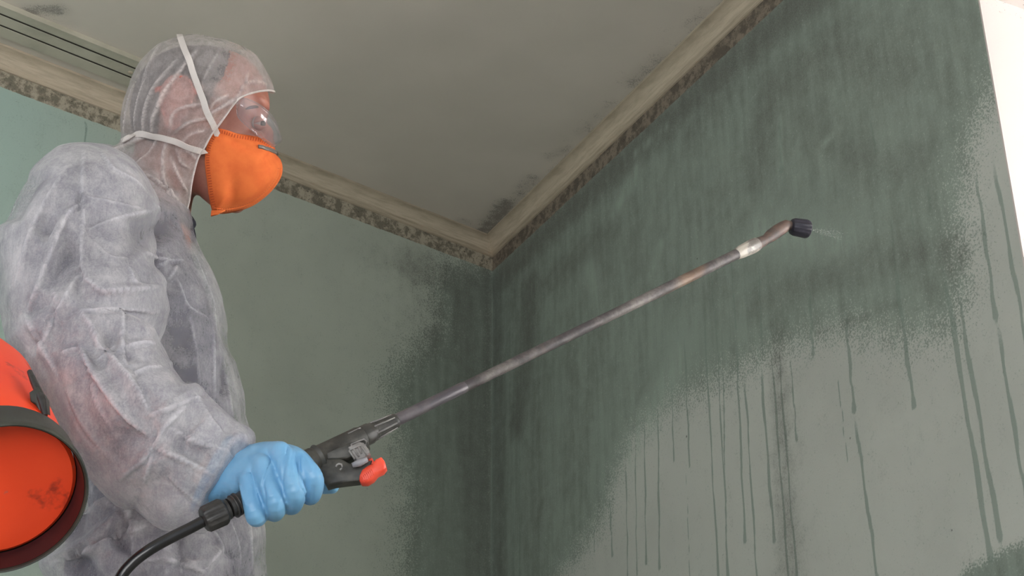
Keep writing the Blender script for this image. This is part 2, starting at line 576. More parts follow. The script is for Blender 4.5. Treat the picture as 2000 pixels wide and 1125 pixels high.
def fields_R(P):
    g = sstep(poly_sd(P, R_([(950, 1300), (1040, 1200), (1120, 1100), (1185, 1010), (1205, 930), (1240, 850), (1320, 790), (1420, 742), (1520, 690), (1640, 650),
                             (1760, 668), (1860, 650), (1895, 560), (1885, 430), (1895, 320), (1930, 200), (1990, 100), (2100, -300), (1700, -600), (1000, -200), (900, 300)])), -0.11, 0.12)
    g2 = sstep(poly_sd(P, R_([(1860, 1180), (1885, 1112), (1960, 1075), (2060, 1040), (2200, 1300)])), -0.02, 0.02)
    green = np.maximum(g, g2)
    m = np.zeros(len(P))
    def add(pts, r, gain):
        nonlocal m
        m = np.maximum(m, blob(P, R_(pts), r, 1, gain))
    add([(965, 560), (1080, 440), (1250, 285), (1420, 130), (1560, 10), (1700, -100)], 0.075, 0.95)
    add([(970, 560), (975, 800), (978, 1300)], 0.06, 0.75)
    add([(1035, 560), (1030, 700), (1010, 820)], 0.085, 0.85)
    add([(1060, 560), (1130, 500), (1200, 440)], 0.07, 0.65)
    add([(1110, 620), (1120, 760), (1110, 900)], 0.07, 0.5)
    add([(1045, 1040), (1058, 980)], 0.03, 0.75)
    add([(1150, 780), (1140, 960)], 0.05, 0.5)
    add([(1290, 270), (1380, 180), (1480, 100)], 0.06, 0.8)
    add([(1480, 330), (1500, 180), (1650, 80)], 0.10, 0.62)
    add([(1230, 420), (1250, 560)], 0.09, 0.5)
    add([(1620, 100), (1760, 130)], 0.12, 0.55)
    add([(1560, 240), (1720, 330), (1800, 310)], 0.08, 0.5)
    add([(1480, 590), (1560, 560), (1700, 500), (1860, 500)], 0.06, 0.6)
    add([(1510, 560), (1520, 700), (1535, 1000), (1545, 1130)], 0.05, 0.5)
    add([(1600, 650), (1680, 620), (1760, 590)], 0.016, 0.42)
    add([(1640, 540), (1760, 520), (1830, 560)], 0.05, 0.5)
    add([(1280, 180), (1190, 300), (1100, 370)], 0.05, 0.7)
    add([(1400, 420), (1500, 440)], 0.07, 0.4)
    add([(1000, 560), (1050, 800), (1040, 1300)], 0.15, 0.5)
    add([(1180, 480), (1160, 700), (1120, 950)], 0.12, 0.42)
    add([(1350, 250), (1500, 60), (1620, -40)], 0.12, 0.6)
    add([(1350, 420), (1480, 330), (1600, 200)], 0.10, 0.42)
    add([(1620, 60), (1800, 60), (1860, 160)], 0.10, 0.42)
    add([(1300, 560), (1420, 560)], 0.10, 0.38)
    m = np.maximum(m, 0.30 * green * (1 - blob(P, R_([(1180, 830), (1160, 930)]), 0.06)) * (1 - 0.8 * blob(P, R_([(1300, 640), (1500, 620)]), 0.09)))
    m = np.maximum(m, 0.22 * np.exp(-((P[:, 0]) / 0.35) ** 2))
    # drips: (top x,y, bottom x,y, half width m)
    drips = [(1372, 560, 1403, 1125, .004), (1395, 560, 1424, 1140, .003), (1437, 640, 1455, 1058, .0045), (1452, 700, 1480, 1150, .004),
             (1484, 690, 1512, 1058, .0055), (1503, 640, 1542, 1150, .0042), (1517, 640, 1558, 1150, .004), (1543, 690, 1556, 858, .003),
             (1650, 600, 1668, 800, .0055), (1668, 800, 1717, 1150, .0055), (1745, 500, 1785, 792, .0065), (1835, 480, 1935, 1090, .0075),
             (1865, 540, 1953, 1050, .0065), (1905, 330, 1945, 620, .0055), (1945, 620, 2010, 1010, .006), (1938, 300, 2010, 700, .0055), (1580, 560, 1588, 692, .0055),
             (1336, 640, 1347, 910, .0038), (1310, 680, 1316, 900, .003), (1190, 960, 1196, 1085, .0045), (1258, 800, 1262, 1100, .004), (1285, 780, 1288, 1110, .0045),
             (1160, 1030, 1161, 1075, .003), (1222, 880, 1226, 1125, .0035), (1240, 840, 1244, 1125, .003), (1410, 620, 1420, 1125, .0028), (1632, 700, 1655, 900, .0015), (1340, 900, 1347, 1125, .0015),
             (1522, 225, 1526, 330, .008), (1700, 230, 1710, 300, .003), (1060, 640, 1056, 720, .003), (1003, 600, 1002, 1125, .002), (1015, 700, 1014, 1125, .002), (1320, 460, 1330, 600, .002),
             (1385, 480, 1394, 600, .002), (1425, 470, 1437, 640, .003), (1480, 500, 1490, 690, .003), (1775, 380, 1785, 460, .003), (1812, 360, 1816, 408, .003), (1740, 420, 1748, 520, .003)]
    dr = np.zeros(len(P))
    for i, (x0, y0, x1, y1, w) in enumerate(drips):
        a = np.array(wall_sz(x0, y0, 'R')); b = np.array(wall_sz(x1, y1, 'R'))
        n = 7; pts = []
        for k in range(n + 1):
            t = k / n
            p = a * (1 - t) + b * t
            if 0 < k < n: p = p + np.array((math.sin(i * 3.1 + k * 2.3) * 0.0022, 0))
            pts.append(tuple(p))
        d = seg_dist(P, pts)
        h = np.clip((P[:, 1] - b[1]) / max(a[1] - b[1], 1e-3), 0, 1)
        ww = w * (0.8 + 0.5 * np.exp(-(h / 0.05) ** 2) + 0.2 * np.sin(h * 14 + i))
        top = sstep(1 - h, 0, 0.25) * 0.7 + 0.3
        dr = np.maximum(dr, top * (1 - sstep(d / ww, 0.55, 1.25)))
    zb = P[:, 1]
    band = 1 - sstep((ZC - COVE) - zb, 0.042, 0.062)
    sm = np.zeros(len(P))
    for pts, r in (([(1200, 420), (1245, 330)], 0.03), ([(1150, 520), (1170, 600)], 0.03), ([(1522, 230), (1526, 320)], 0.01), ([(1270, 540), (1290, 480)], 0.02),
                   ([(1240, 300), (1300, 250)], 0.015), ([(1640, 250), (1600, 290)], 0.01), ([(1660, 470), (1480, 450)], 0.05), ([(1330, 700), (1220, 900)], 0.06)):
        sm = np.maximum(sm, blob(P, R_(pts), r))
    sm = np.maximum(sm, 0.8 * np.exp(-(P[:, 0] / 0.006) ** 2))
    return {'green': green, 'mould': m, 'drip': dr, 'band': band, 'smear': sm, 'tint': m * 0}

def fields_L(P):
    g = sstep(poly_sd(P, L_([(980, 520), (985, 1500), (800, 1500), (790, 1120), (800, 960), (775, 840), (760, 740), (800, 700), (860, 640), (850, 560), (880, 520)])), -0.15, 0.13)
    m = np.zeros(len(P))
    def add(pts, r, gain):
        nonlocal m
        m = np.maximum(m, blob(P, L_(pts), r, 1, gain))
    add([(800, 520), (860, 545), (960, 560)], 0.08, 0.7)
    add([(905, 580), (915, 740), (925, 900), (935, 1125)], 0.09, 0.75)
    add([(860, 600), (830, 700)], 0.09, 0.55)
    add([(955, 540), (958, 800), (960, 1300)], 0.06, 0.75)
    add([(905, 860), (915, 960)], 0.04, 0.75)
    add([(800, 540), (730, 500)], 0.06, 0.28)
    add([(860, 560), (870, 1200)], 0.20, 0.42)
    add([(800, 780), (820, 820)], 0.05, 0.4)
    add([(80, 260), (120, 250)], 0.05, 0.15)
    band = 1 - sstep((ZC - COVE) - P[:, 1], 0.042, 0.060)
    sm = 0.8 * np.exp(-(P[:, 0] / 0.006) ** 2)
    tint = sstep(P[:, 0], 0.9, 1.7)
    dr = np.zeros(len(P))
    d = seg_dist(P, L_([(168, 240), (166, 300)]))
    dr = np.maximum(dr, 0.8 * (1 - sstep(d, 0.0015, 0.005)))
    return {'green': g, 'mould': m, 'drip': dr, 'band': band, 'smear': sm, 'tint': tint}

# right wall ends at the window opening
S_EDGE, _ = wall_sz(1953, 250, 'R')
Z_LINTEL = wall_sz(1912, -14, 'R')[1]
ZV = 0.75
grid_wall('wall_right', DR, 0, S_EDGE, ZV, ZC, 0.0032, 0.008, M_right, fields_R, NR)
M_plainR = simple('lower wall paint', srgb(170, 170, 158), 0.7, srgb(120, 140, 125), 6)
grid_wall('wall_right_lower', DR, 0, S_EDGE, 0, ZV, 0.5, 0.5, M_plainR, None, NR)
grid_wall('wall_left', DL, 0, 2.6, ZV, ZC, 0.006, 0.008, M_left, fields_L, NL)
grid_wall('wall_left_lower', DL, 0, 2.6, 0, ZV, 0.5, 0.5, simple('lower wall paint pale', srgb(165, 172, 156), 0.7, srgb(140, 155, 142), 6), None, NL)
WIN_W = 1.25; SILL = 0.85
grid_wall('wall_right_near', DR, S_EDGE + WIN_W, S_EDGE + WIN_W + 0.7, 0, ZC, 0.5, 0.5, M_plainR, None, NR)
grid_wall('wall_right_below', DR, S_EDGE, S_EDGE + WIN_W, 0, SILL, 0.5, 0.5, M_plainR, None, NR)


def slab(name, pts, z0, z1, mat):
    bm = bmesh.new()
    a = [bm.verts.new((p.x, p.y, z0)) for p in pts]; b = [bm.verts.new((p.x, p.y, z1)) for p in pts]
    n = len(pts)
    bm.faces.new(a[::-1]); bm.faces.new(b)
    for k in range(n): bm.faces.new((a[k], a[(k + 1) % n], b[(k + 1) % n], b[k]))
    o = link(name, bm_mesh(bm), mat, None, False)
    o['kind'] = 'structure'
    return o

RE = S_EDGE + WIN_W + 0.7
pR = CORNER + DR * RE; pL = CORNER + DL * 2.6
poly = [CORNER, pR, pR + Vector((0.1, -1.2, 0)), pL + Vector((-0.6, -2.4, 0)), pL]

# ceiling with mould specks along the cove and at the rail
def ceil_pt(px, py):
    r = ray(px, py); k = (ZC - CAMZ) / r.z
    return (r.x * k, r.y * k)
def ceiling_mesh():
    xs = np.linspace(-2.3, 1.5, 380); ys = np.linspace(-0.5, CORNER.y + 0.1, 460)
    X, Y = np.meshgrid(xs, ys); P = np.stack([X.ravel(), Y.ravel()], 1)
    # keep inside the two walls
    relx = P[:, 0] - CORNER.x; rely = P[:, 1] - CORNER.y
    dl = relx * NL.x + rely * NL.y; dr = relx * NR.x + rely * NR.y
    P = P + np.clip(-dl, 0, None)[:, None] * np.array((NL.x, NL.y)) 
    relx = P[:, 0] - CORNER.x; rely = P[:, 1] - CORNER.y
    dr = relx * NR.x + rely * NR.y
    P = P + np.clip(-dr, 0, None)[:, None] * np.array((NR.x, NR.y))
    keep = (dl > -0.05).reshape(X.shape) & (dr > -0.05).reshape(X.shape)
    nu = len(xs)
    i = np.arange(len(xs) - 1)[None, :] + np.arange(len(ys) - 1)[:, None] * nu
    kk = keep[:-1, :-1] & keep[1:, 1:] & keep[1:, :-1] & keep[:-1, 1:]
    q = np.stack([i, i + nu, i + 1 + nu, i + 1], -1)[kk].reshape(-1, 4)
    used = np.unique(q); mp = -np.ones(len(P), int); mp[used] = np.arange(len(used))
    P = P[used]; q = mp[q]
    co = np.column_stack([P, np.full(len(P), ZC)])
    me = bpy.data.meshes.new('ceiling')
    me.from_pydata(co.tolist(), [], q.tolist()); me.update()
    m = np.zeros(len(P))
    C_ = lambda pts: [ceil_pt(*p) for p in pts]
    def add(pts, r, gain):
        nonlocal m
        pp = C_(pts)
        d = seg_dist(P, pp) if len(pp) > 1 else np.linalg.norm(P - np.array(pp[0]), axis=1)
        m = np.maximum(m, gain * np.exp(-(d / r) ** 2))
    add([(60, 22), (115, 18)], 0.035, 0.85)
    add([(110, 40), (140, 45)], 0.03, 0.45)
    add([(945, 455), (990, 400)], 0.05, 0.95)
    add([(990, 420), (1040, 350)], 0.045, 0.65)
    add([(1075, 305), (1110, 290)], 0.035, 0.6)
    add([(1130, 260), (1200, 200)], 0.03, 0.5)
    add([(1240, 160), (1300, 110)], 0.05, 0.65)
    add([(1350, 50), (1385, 22)], 0.04, 0.55)
    add([(960, 460), (1500, -75)], 0.03, 0.6)
    add([(1100, 280), (1420, -40)], 0.09, 0.28)
    add([(900, 430), (960, 460)], 0.03, 0.55)
    at = me.attributes.new('mould', 'FLOAT', 'POINT'); at.data.foreach_set('value', np.clip(m, 0, 1).astype(np.float32))
    return me
t = NT('ceiling paint')
v = t.obj()
base = t.mix(t.ramp(t.noise(2.0, 4, 0.5, v), 0.3, 0.7), srgb(212, 203, 190), srgb(200, 192, 179))
mo = t.attr('mould')
e = t.math('ADD', t.math('MULTIPLY', mo, 0.95), t.math('MULTIPLY', t.math('SUBTRACT', t.noise(260, 3, 0.75, v), 0.5), 1.7))
e = t.math('ADD', e, t.math('MULTIPLY', t.math('SUBTRACT', t.noise(30, 4, 0.6, v), 0.5), 1.2))
mm = t.math('MULTIPLY', t.ramp(e, 0.45, 0.9), t.ramp(mo, 0.05, 0.3))
soft = t.math('MULTIPLY', t.ramp(mo, 0.1, 1.2), 0.3)
base = t.mix(t.math('MAXIMUM', t.math('MULTIPLY', mm, 0.62), soft), base, srgb(74, 72, 68))
t.c(base, t.b.inputs['Base Color']); t.b.inputs['Roughness'].default_value = 0.75; t.b.inputs['Specular IOR Level'].default_value = 0.15
t.bump(t.noise(90, 4, 0.6, v), 0.12, 0.002)
M_ceil = t.m
o = link('ceiling', ceiling_mesh(), M_ceil, None, False); o['kind'] = 'structure'
slab('ceiling_slab', [p + (Vector((0, 0, 0))) for p in poly], ZC + 0.003, ZC + 0.15, M_ceil)
t = NT('floor boards')
br = t.new('ShaderNodeTexBrick'); t.c(t.obj((1, 1, 1)), br.inputs['Vector'])
br.inputs['Scale'].default_value = 1.0; br.inputs['Brick Width'].default_value = 1.2; br.inputs['Row Height'].default_value = 0.12; br.inputs['Mortar Size'].default_value = 0.003
br.inputs['Color1'].default_value = srgb(196, 192, 184); br.inputs['Color2'].default_value = srgb(184, 180, 170); br.inputs['Mortar'].default_value = srgb(60, 45, 32)
t.c(br.outputs[0], t.b.inputs['Base Color']); t.b.inputs['Roughness'].default_value = 0.5
slab('floor', poly, -0.1, 0.0, t.m)

# cove moulding
M_cove = None
t = NT('cove paint')
vv = t.obj()
st = t.noise(14, 5, 0.6, t.obj((1, 1, 14)))
base = t.mix(t.ramp(st, 0.35, 0.7), srgb(196, 182, 160), srgb(176, 163, 142))
base = t.mix(t.math('MULTIPLY', t.ramp(t.noise(150, 4, 0.75, vv), 0.6, 0.75), 0.25), base, srgb(110, 98, 84))
t.c(base, t.b.inputs['Base Color']); t.b.inputs['Roughness'].default_value = 0.6; t.b.inputs['Specular IOR Level'].default_value = 0.2
t.bump(st, 0.25, 0.002)
M_cove = t.m
def cove(name, d, n, length, dother, nother):
    """quarter-hollow moulding mitred at the corner"""
    prof = [(0, -COVE - 0.004), (0.005, -COVE - 0.004), (0.006, -COVE + 0.003)]
    for k in range(9):
        a = k / 8 * math.pi / 2
        prof.append((COVE + 0.0 - (COVE - 0.006) * math.cos(a) * 1.0 , -COVE + (COVE - 0.006) * math.sin(a)))
    prof += [(COVE + 0.005, -0.006), (COVE + 0.006, 0), (0, 0)]
    # distance along d where the mitre lies for an offset h from the wall
    # point = CORNER + d*s + n*h, equal distance from both walls
    bm = bmesh.new()
    rings = []
    for end in (0, 1):
        ring = []
        for h, z in prof:
            if end == 0:
                s = (h - h * n.dot(nother)) / d.dot(nother)
            else:
                s = length
            p = CORNER + d * s + n * h
            ring.append(bm.verts.new((p.x, p.y, ZC + z)))
        rings.append(ring)
    m = len(prof)
    for k in range(m):
        bm.faces.new((rings[0][k], rings[0][(k + 1) % m], rings[1][(k + 1) % m], rings[1][k]))
    bm.faces.new(rings[0]); bm.faces.new(rings[1][::-1])
    o = link(name, bm_mesh(bm), M_cove, None, True); smooth_obj(o, 40)
    o['kind'] = 'structure'
cove('trim_1', DL, NL, 2.6, DR, NR)
cove('trim_2', DR, NR, RE, DL, NL)

# curtain rail on the ceiling beside the left cove
def ceil_h(px, py):
    """distance from the corner along the left wall and out from it, on the ceiling"""
    x, y = ceil_pt(px, py); v = Vector((x, y, 0)) - CORNER
    n = NL
    h = v.dot(n); s = v.dot(DL)
    return s, h
s_a, h_out = ceil_h(0, 2); _, h1 = ceil_h(0, 19); _, h2 = ceil_h(0, 41); _, h_in = ceil_h(0, 62)
s_end, _ = ceil_h(330, 150)
M_rail = simple('rail plastic', srgb(188, 183, 165), 0.45, srgb(172, 168, 150), 8)
M_slot = simple("rail slot shade", srgb(48, 42, 34), 0.8)  # dark bars fill the slots, the shade inside is put into their colour
rail = empty('curtain_rail', CORNER + DL * 1.9 + NL * h1 + Vector((0, 0, ZC)), 'cream double curtain rail with two dark slots on the ceiling above the pale wall', 'curtain rail')
def rail_bar(bm, ha, hb, z0, z1, s0=s_end, s1=2.55):
    c = CORNER + DL * (s0 + s1) / 2 + NL * (ha + hb) / 2 + Vector((0, 0, ZC + (z0 + z1) / 2))
    box(bm, c, DL * (s1 - s0) / 2, NL * abs(hb - ha) / 2, Vector((0, 0, (z1 - z0) / 2)))
bm = bmesh.new()
g = 0.0042
zt = -0.012
rail_bar(bm, h_in, h2 - g, zt, 0); rail_bar(bm, h2 + g, h1 - g, zt, 0); rail_bar(bm, h1 + g, h_out, zt, 0)
rail_bar(bm, h_out - 0.0005, h_out + 0.003, zt - 0.002, 0)
add_part('profile', bm_mesh(bm), M_rail, rail, False)
bm = bmesh.new()
rail_bar(bm, h2 - g, h2 + g, -0.0105, -0.0005); rail_bar(bm, h1 - g, h1 + g, -0.0105, -0.0005)
add_part('slot', bm_mesh(bm), M_slot, rail, False)
# screw cap between the slots
xx, hh = ceil_h(252, 137)
bm = bmesh.new()
p = CORNER + DL * xx + NL * (h1 + h2) / 2 + Vector((0, 0, ZC + zt))
tube(bm, [p + Vector((0, 0, 0.002)), p - Vector((0, 0, 0.002)), p - Vector((0, 0, 0.003))], [0.006, 0.006, 0.004], 16)
add_part('screw_cap', bm_mesh(bm), M_cove, rail)

# window opening: jamb, lintel, sill, frame, glass
OUT = -NR
t = NT('window reveal paint')
v = t.obj()
e = t.ramp(t.noise(170, 3, 0.7, v), 0.62, 0.72)
z = t.new('ShaderNodeSeparateXYZ'); tc = t.new('ShaderNodeNewGeometry'); t.c(tc.outputs['Position'], z.inputs[0])
hi = t.ramp(z.outputs[2], Z_LINTEL - 0.05, Z_LINTEL)
t.c(t.mix(t.math('MULTIPLY', t.math('MULTIPLY', e, hi), 0.8), srgb(196, 186, 180), srgb(80, 66, 56)), t.b.inputs['Base Color'])
t.b.inputs['Roughness'].default_value = 0.6
M_reveal = t.m
DEP = 0.26
T0 = 0.1202
def pt(s, o_, z_): 
    p = CORNER + DR * s + OUT * o_
    return Vector((p.x, p.y, z_))
bm = bmesh.new()
def qbox(bm, s0, s1, o0, o1, z0, z1):
    c = pt((s0 + s1) / 2, (o0 + o1) / 2, (z0 + z1) / 2)
    box(bm, c, DR * (s1 - s0) / 2, OUT * (o1 - o0) / 2, Vector((0, 0, (z1 - z0) / 2)))
grid_wall('wall_right_above', DR, S_EDGE, S_EDGE + WIN_W, Z_LINTEL, ZC, 0.5, 0.5, M_reveal, None, NR)
bm = bmesh.new()
qbox(bm, S_EDGE - 0.10, S_EDGE, T0, DEP + 0.08, SILL - 0.1, Z_LINTEL + 0.1)
o = link('trim_3', bm_mesh(bm), M_reveal, None, False); o['kind'] = 'structure'
# plastered face of the jamb over the wall thickness
bm = bmesh.new(); qbox(bm, S_EDGE - 0.0005, S_EDGE + 0.0035, 0.0, DEP + 0.02, SILL, Z_LINTEL)
o = link('trim_4', bm_mesh(bm), M_reveal, None, False); o['kind'] = 'structure'
bm = bmesh.new(); qbox(bm, S_EDGE, S_EDGE + WIN_W, T0, DEP + 0.08, Z_LINTEL, Z_LINTEL + 0.1)
o = link('trim_5', bm_mesh(bm), M_reveal, None, False); o['kind'] = 'structure'
bm = bmesh.new(); qbox(bm, S_EDGE, S_EDGE + WIN_W, -0.03, DEP + 0.08, SILL - 0.03, SILL + 0.001)
o = link('trim_6', bm_mesh(bm), M_reveal, None, False); o['kind'] = 'structure'
bm = bmesh.new()
fw = 0.045
for a, b, c, d in ((S_EDGE + 0.004, S_EDGE + 0.05, SILL, Z_LINTEL), (S_EDGE + WIN_W - fw, S_EDGE + WIN_W, SILL, Z_LINTEL), (S_EDGE + WIN_W / 2 - 0.03, S_EDGE + WIN_W / 2 + 0.03, SILL, Z_LINTEL),
                   (S_EDGE + 0.05, S_EDGE + WIN_W - fw, SILL, SILL + fw), (S_EDGE + 0.05, S_EDGE + WIN_W - fw, Z_LINTEL - fw, Z_LINTEL)):
    qbox(bm, a, b, DEP + 0.02, DEP + 0.07, c, d)
wf = link('window_1', bm_mesh(bm), simple('white window frame', srgb(228, 226, 220), 0.35), None, False); wf['kind'] = 'structure'
t = NT('window pane'); t.b.inputs['Transmission Weight'].default_value = 1.0; t.b.inputs['Roughness'].default_value = 0.0; t.b.inputs['IOR'].default_value = 1.02
t.b.inputs['Base Color'].default_value = (1, 1, 1, 1)
bm = bmesh.new(); qbox(bm, S_EDGE + 0.045, S_EDGE + WIN_W - 0.04, DEP + 0.042, DEP + 0.046, SILL + 0.04, Z_LINTEL - 0.04)
g_ = link('window_pane', bm_mesh(bm), t.m, wf, False)

# daylight: windows on the right and left; the lamp behind is added fill
wc = pt(S_EDGE + WIN_W * 0.95, DEP + 0.9, 1.15)
area('daylight_window_right', wc, pt(S_EDGE + 0.05, 0.05, 1.5), 1.2, 1.3, 105, (1.0, 0.97, 0.95))
area('ceiling_fill_behind', (-0.6, -1.6, 0.7), (0.1, 2.6, 2.5), 2.6, 1.2, 54, (1.0, 0.98, 0.97))  # unseen fill lamp, set low and aimed up to brighten the ceiling
area('daylight_window_left', (-2.6, 0.2, 1.6), (-0.4, 2.0, 1.6), 1.5, 1.5, 4, (0.95, 0.97, 1.0))

# ================================================================== PERSON
YM = 2.0      # middle plane of the body
SIDE = 0.19

# the head leans and turns a little, so that it stands in profile to the viewer
HLAT = ray(395, 250).normalized()
HFW = (Vector((1, 0, 0)) - HLAT * HLAT.x).normalized()
HUP = HFW.cross(HLAT).normalized()
HP0 = W(290, 372, YM)
def WH(px, py, Y):
    """a point of the head: on its own tilted middle plane, moved Y - YM to its side"""
    r = ray(px, py)
    k = (HP0 - CAM).dot(HLAT) / r.dot(HLAT)
    return CAM + r * k + HLAT * (Y - YM)
def mir(p):
    return p - HLAT * (2 * (p - HP0).dot(HLAT))
def mirn(n_):
    return n_ - HLAT * (2 * n_.dot(HLAT))
# ---- materials
def cloth(name, col, col2, see, see_fold, bscale=420, mottled=26, translucent=0.25, bstr=0.25, lift=0.30, kamp=0.34):
    """thin nonwoven cloth: lets part of what lies under it show, gathered folds are denser"""
    t = NT(name); v = t.obj()
    fold = t.attr('fold')
    cloud = t.noise(mottled, 6, 0.62, v, 0.4)
    fine = t.noise(bscale, 3, 0.7, v)
    fib = t.noise(160, 4, 0.7, t.obj((1, 1, 0.35), (0.3, 0.8, 0.5)), 1.2)
    k = t.math('ADD', t.math('MULTIPLY', t.math('SUBTRACT', cloud, 0.5), 1.1), t.math('MULTIPLY', t.math('SUBTRACT', fine, 0.5), 0.5))
    k = t.math('ADD', k, t.math('MULTIPLY', t.math('SUBTRACT', fib, 0.5), 0.6))
    base = t.mix(t.ramp(k, -0.35, 0.35), col2, col)
    a = t.math('SUBTRACT', see, t.math('MULTIPLY', k, kamp))
    a = t.math('SUBTRACT', a, t.math('MULTIPLY', t.attr('lift'), lift))
    a = t.math('SUBTRACT', a, t.math('MULTIPLY', fold, see - see_fold))
    mr = t.new('ShaderNodeMapRange'); mr.interpolation_type = 'SMOOTHSTEP'; t.c(a, mr.inputs[0])
    mr.inputs[1].default_value = -0.15; mr.inputs[2].default_value = 1.25; mr.inputs[3].default_value = 0.03; mr.inputs[4].default_value = 0.86; a = mr.outputs[0]
    t.c(base, t.b.inputs['Base Color'])
    t.b.inputs['Roughness'].default_value = 0.75
    t.b.inputs['Specular IOR Level'].default_value = 0.2
    t.b.inputs['Sheen Weight'].default_value = 0.15
    h = t.math('ADD', fine, t.math('MULTIPLY', fib, 1.2))
    cr1 = t.new('ShaderNodeTexNoise'); cr1.noise_type = 'RIDGED_MULTIFRACTAL'; cr1.inputs['Scale'].default_value = 11; cr1.inputs['Detail'].default_value = 4
    t.c(t.obj((1, 1, 0.7), (0.2, 0.3, 0.6)), cr1.inputs['Vector'])
    h = t.math('ADD', t.math('MULTIPLY', h, 0.45), t.math('MULTIPLY', cr1.outputs[0], 1.6))
    nb = t.bump(h, bstr, 0.0022)
    tr = t.new('ShaderNodeBsdfTranslucent'); t.c(base, tr.inputs[0]); t.c(nb, tr.inputs['Normal'])
    m1 = t.new('ShaderNodeMixShader'); m1.inputs[0].default_value = translucent
    t.c(t.b.outputs[0], m1.inputs[1]); t.c(tr.outputs[0], m1.inputs[2])
    tp = t.new('ShaderNodeBsdfTransparent'); tp.inputs[0].default_value = (1, 1, 1, 1)
    m2 = t.new('ShaderNodeMixShader'); t.c(a, m2.inputs[0]); t.c(m1.outputs[0], m2.inputs[1]); t.c(tp.outputs[0], m2.inputs[2])
    t.c(m2.outputs[0], t.out.inputs[0])
    return t.m
M_suit = cloth('white nonwoven coverall', srgb(220, 217, 219), srgb(180, 178, 186), 0.72, -0.10, translucent=.15)
M_hood = cloth('thin white nonwoven hood', srgb(224, 215, 211), srgb(190, 182, 180), 0.80, -0.05, bscale=520, mottled=60, kamp=0.16, lift=0.12)
t = NT('skin'); v = t.obj()
t.c(t.mix(t.ramp(t.noise(28, 5, 0.6, v), 0.35, 0.7), srgb(160, 106, 90), srgb(140, 88, 74)), t.b.inputs['Base Color'])
t.b.inputs['Roughness'].default_value = 0.48; t.b.inputs['Subsurface Weight'].default_value = 0.08; t.b.inputs['Subsurface Scale'].default_value = 0.004
t.bump(t.noise(420, 3, 0.6, v), 0.15, 0.0008)
M_skin = t.m
M_ear = simple('ear skin', srgb(184, 116, 102), 0.6, srgb(160, 94, 84), 60)
M_hair = simple('short dark hair', srgb(44, 42, 44), 0.8, srgb(70, 66, 66), 160, bump=0.8, bscale=500)
M_shirt = simple('dark shirt', srgb(74, 73, 88), 0.9, srgb(52, 51, 66), 9, bump=0.4, bscale=300)
M_black = simple('black plastic', srgb(40, 39, 39), 0.42, srgb(58, 56, 54), 60, bump=0.2, bscale=150)
M_rub = simple('dark worn plastic', srgb(50, 49, 46), 0.5, srgb(76, 74, 68), 38, bump=0.25, bscale=90)
M_boot = simple('rubber boot', srgb(50, 60, 52), 0.5)

# ---- sections of the right-hand silhouette, (ax, ay, bx, by, Y, thickness)
TORSO = [(196, 300, 330, 352, YM, .040), (150, 318, 362, 405, YM, .085), (100, 345, 373, 455, YM, .120), (60, 400, 388, 500, YM, .150),
         (40, 470, 408, 545, YM, .165), (35, 560, 432, 610, YM, .172), (50, 650, 449, 690, YM, .172), (80, 740, 464, 765, YM, .168),
         (120, 830, 478, 845, YM, .168), (158, 920, 489, 930, YM, .172), (176, 1000, 499, 1000, YM, .180), (150, 1080, 509, 1070, YM, .185),
         (130, 1150, 512, 1150, YM, .190), (120, 1250, 508, 1250, YM, .190), (130, 1340, 495, 1340, YM, .175), (160, 1400, 470, 1400, YM, .15)]
SLEEVE = [(125, 322, 215, 314, 1.835, .030), (106, 332, 258, 328, 1.80, .060), (74, 362, 290, 362, 1.775, .085), (38, 405, 302, 405, 1.755, .095),
          (16, 460, 297, 448, 1.745, .098), (1, 515, 280, 490, 1.735, .098), (-2, 560, 298, 524, 1.730, .098), (2, 600, 312, 560, 1.725, .098), (10, 635, 312, 612, 1.715, .096), (24, 668, 286, 642, 1.712, .095),
          (38, 700, 276, 667, 1.708, .092), (52, 728, 306, 680, 1.705, .090), (84, 806, 330, 716, 1.695, .085), (122, 868, 356, 752, 1.683, .080), (168, 918, 377, 778, 1.672, .076), (215, 955, 398, 786, 1.670, .070),
          (275, 984, 425, 806, 1.667, .062), (330, 1006, 452, 828, 1.664, .055), (388, 1027, 486, 850, 1.662, .048)]
def leg_secs(Yc, dx=0.0):
    out = []
    x0 = W(250, 1250, YM).x + dx
    return x0, Yc

def zring(bm, secs, n=32):
    """vertical limb: (x, y, z, rx, ry)"""
    rings = []
    for d in cr(secs, 3):
        rings.append([bm.verts.new((d[0] + d[3] * math.cos(2 * math.pi * k / n), d[1] + d[4] * math.sin(2 * math.pi * k / n), d[2])) for k in range(n)])
    for r0, r1 in zip(rings, rings[1:]):
        for k in range(n): bm.faces.new((r0[k], r0[(k + 1) % n], r1[(k + 1) % n], r1[k]))
    bm.faces.new(rings[0][::-1]); bm.faces.new(rings[-1])

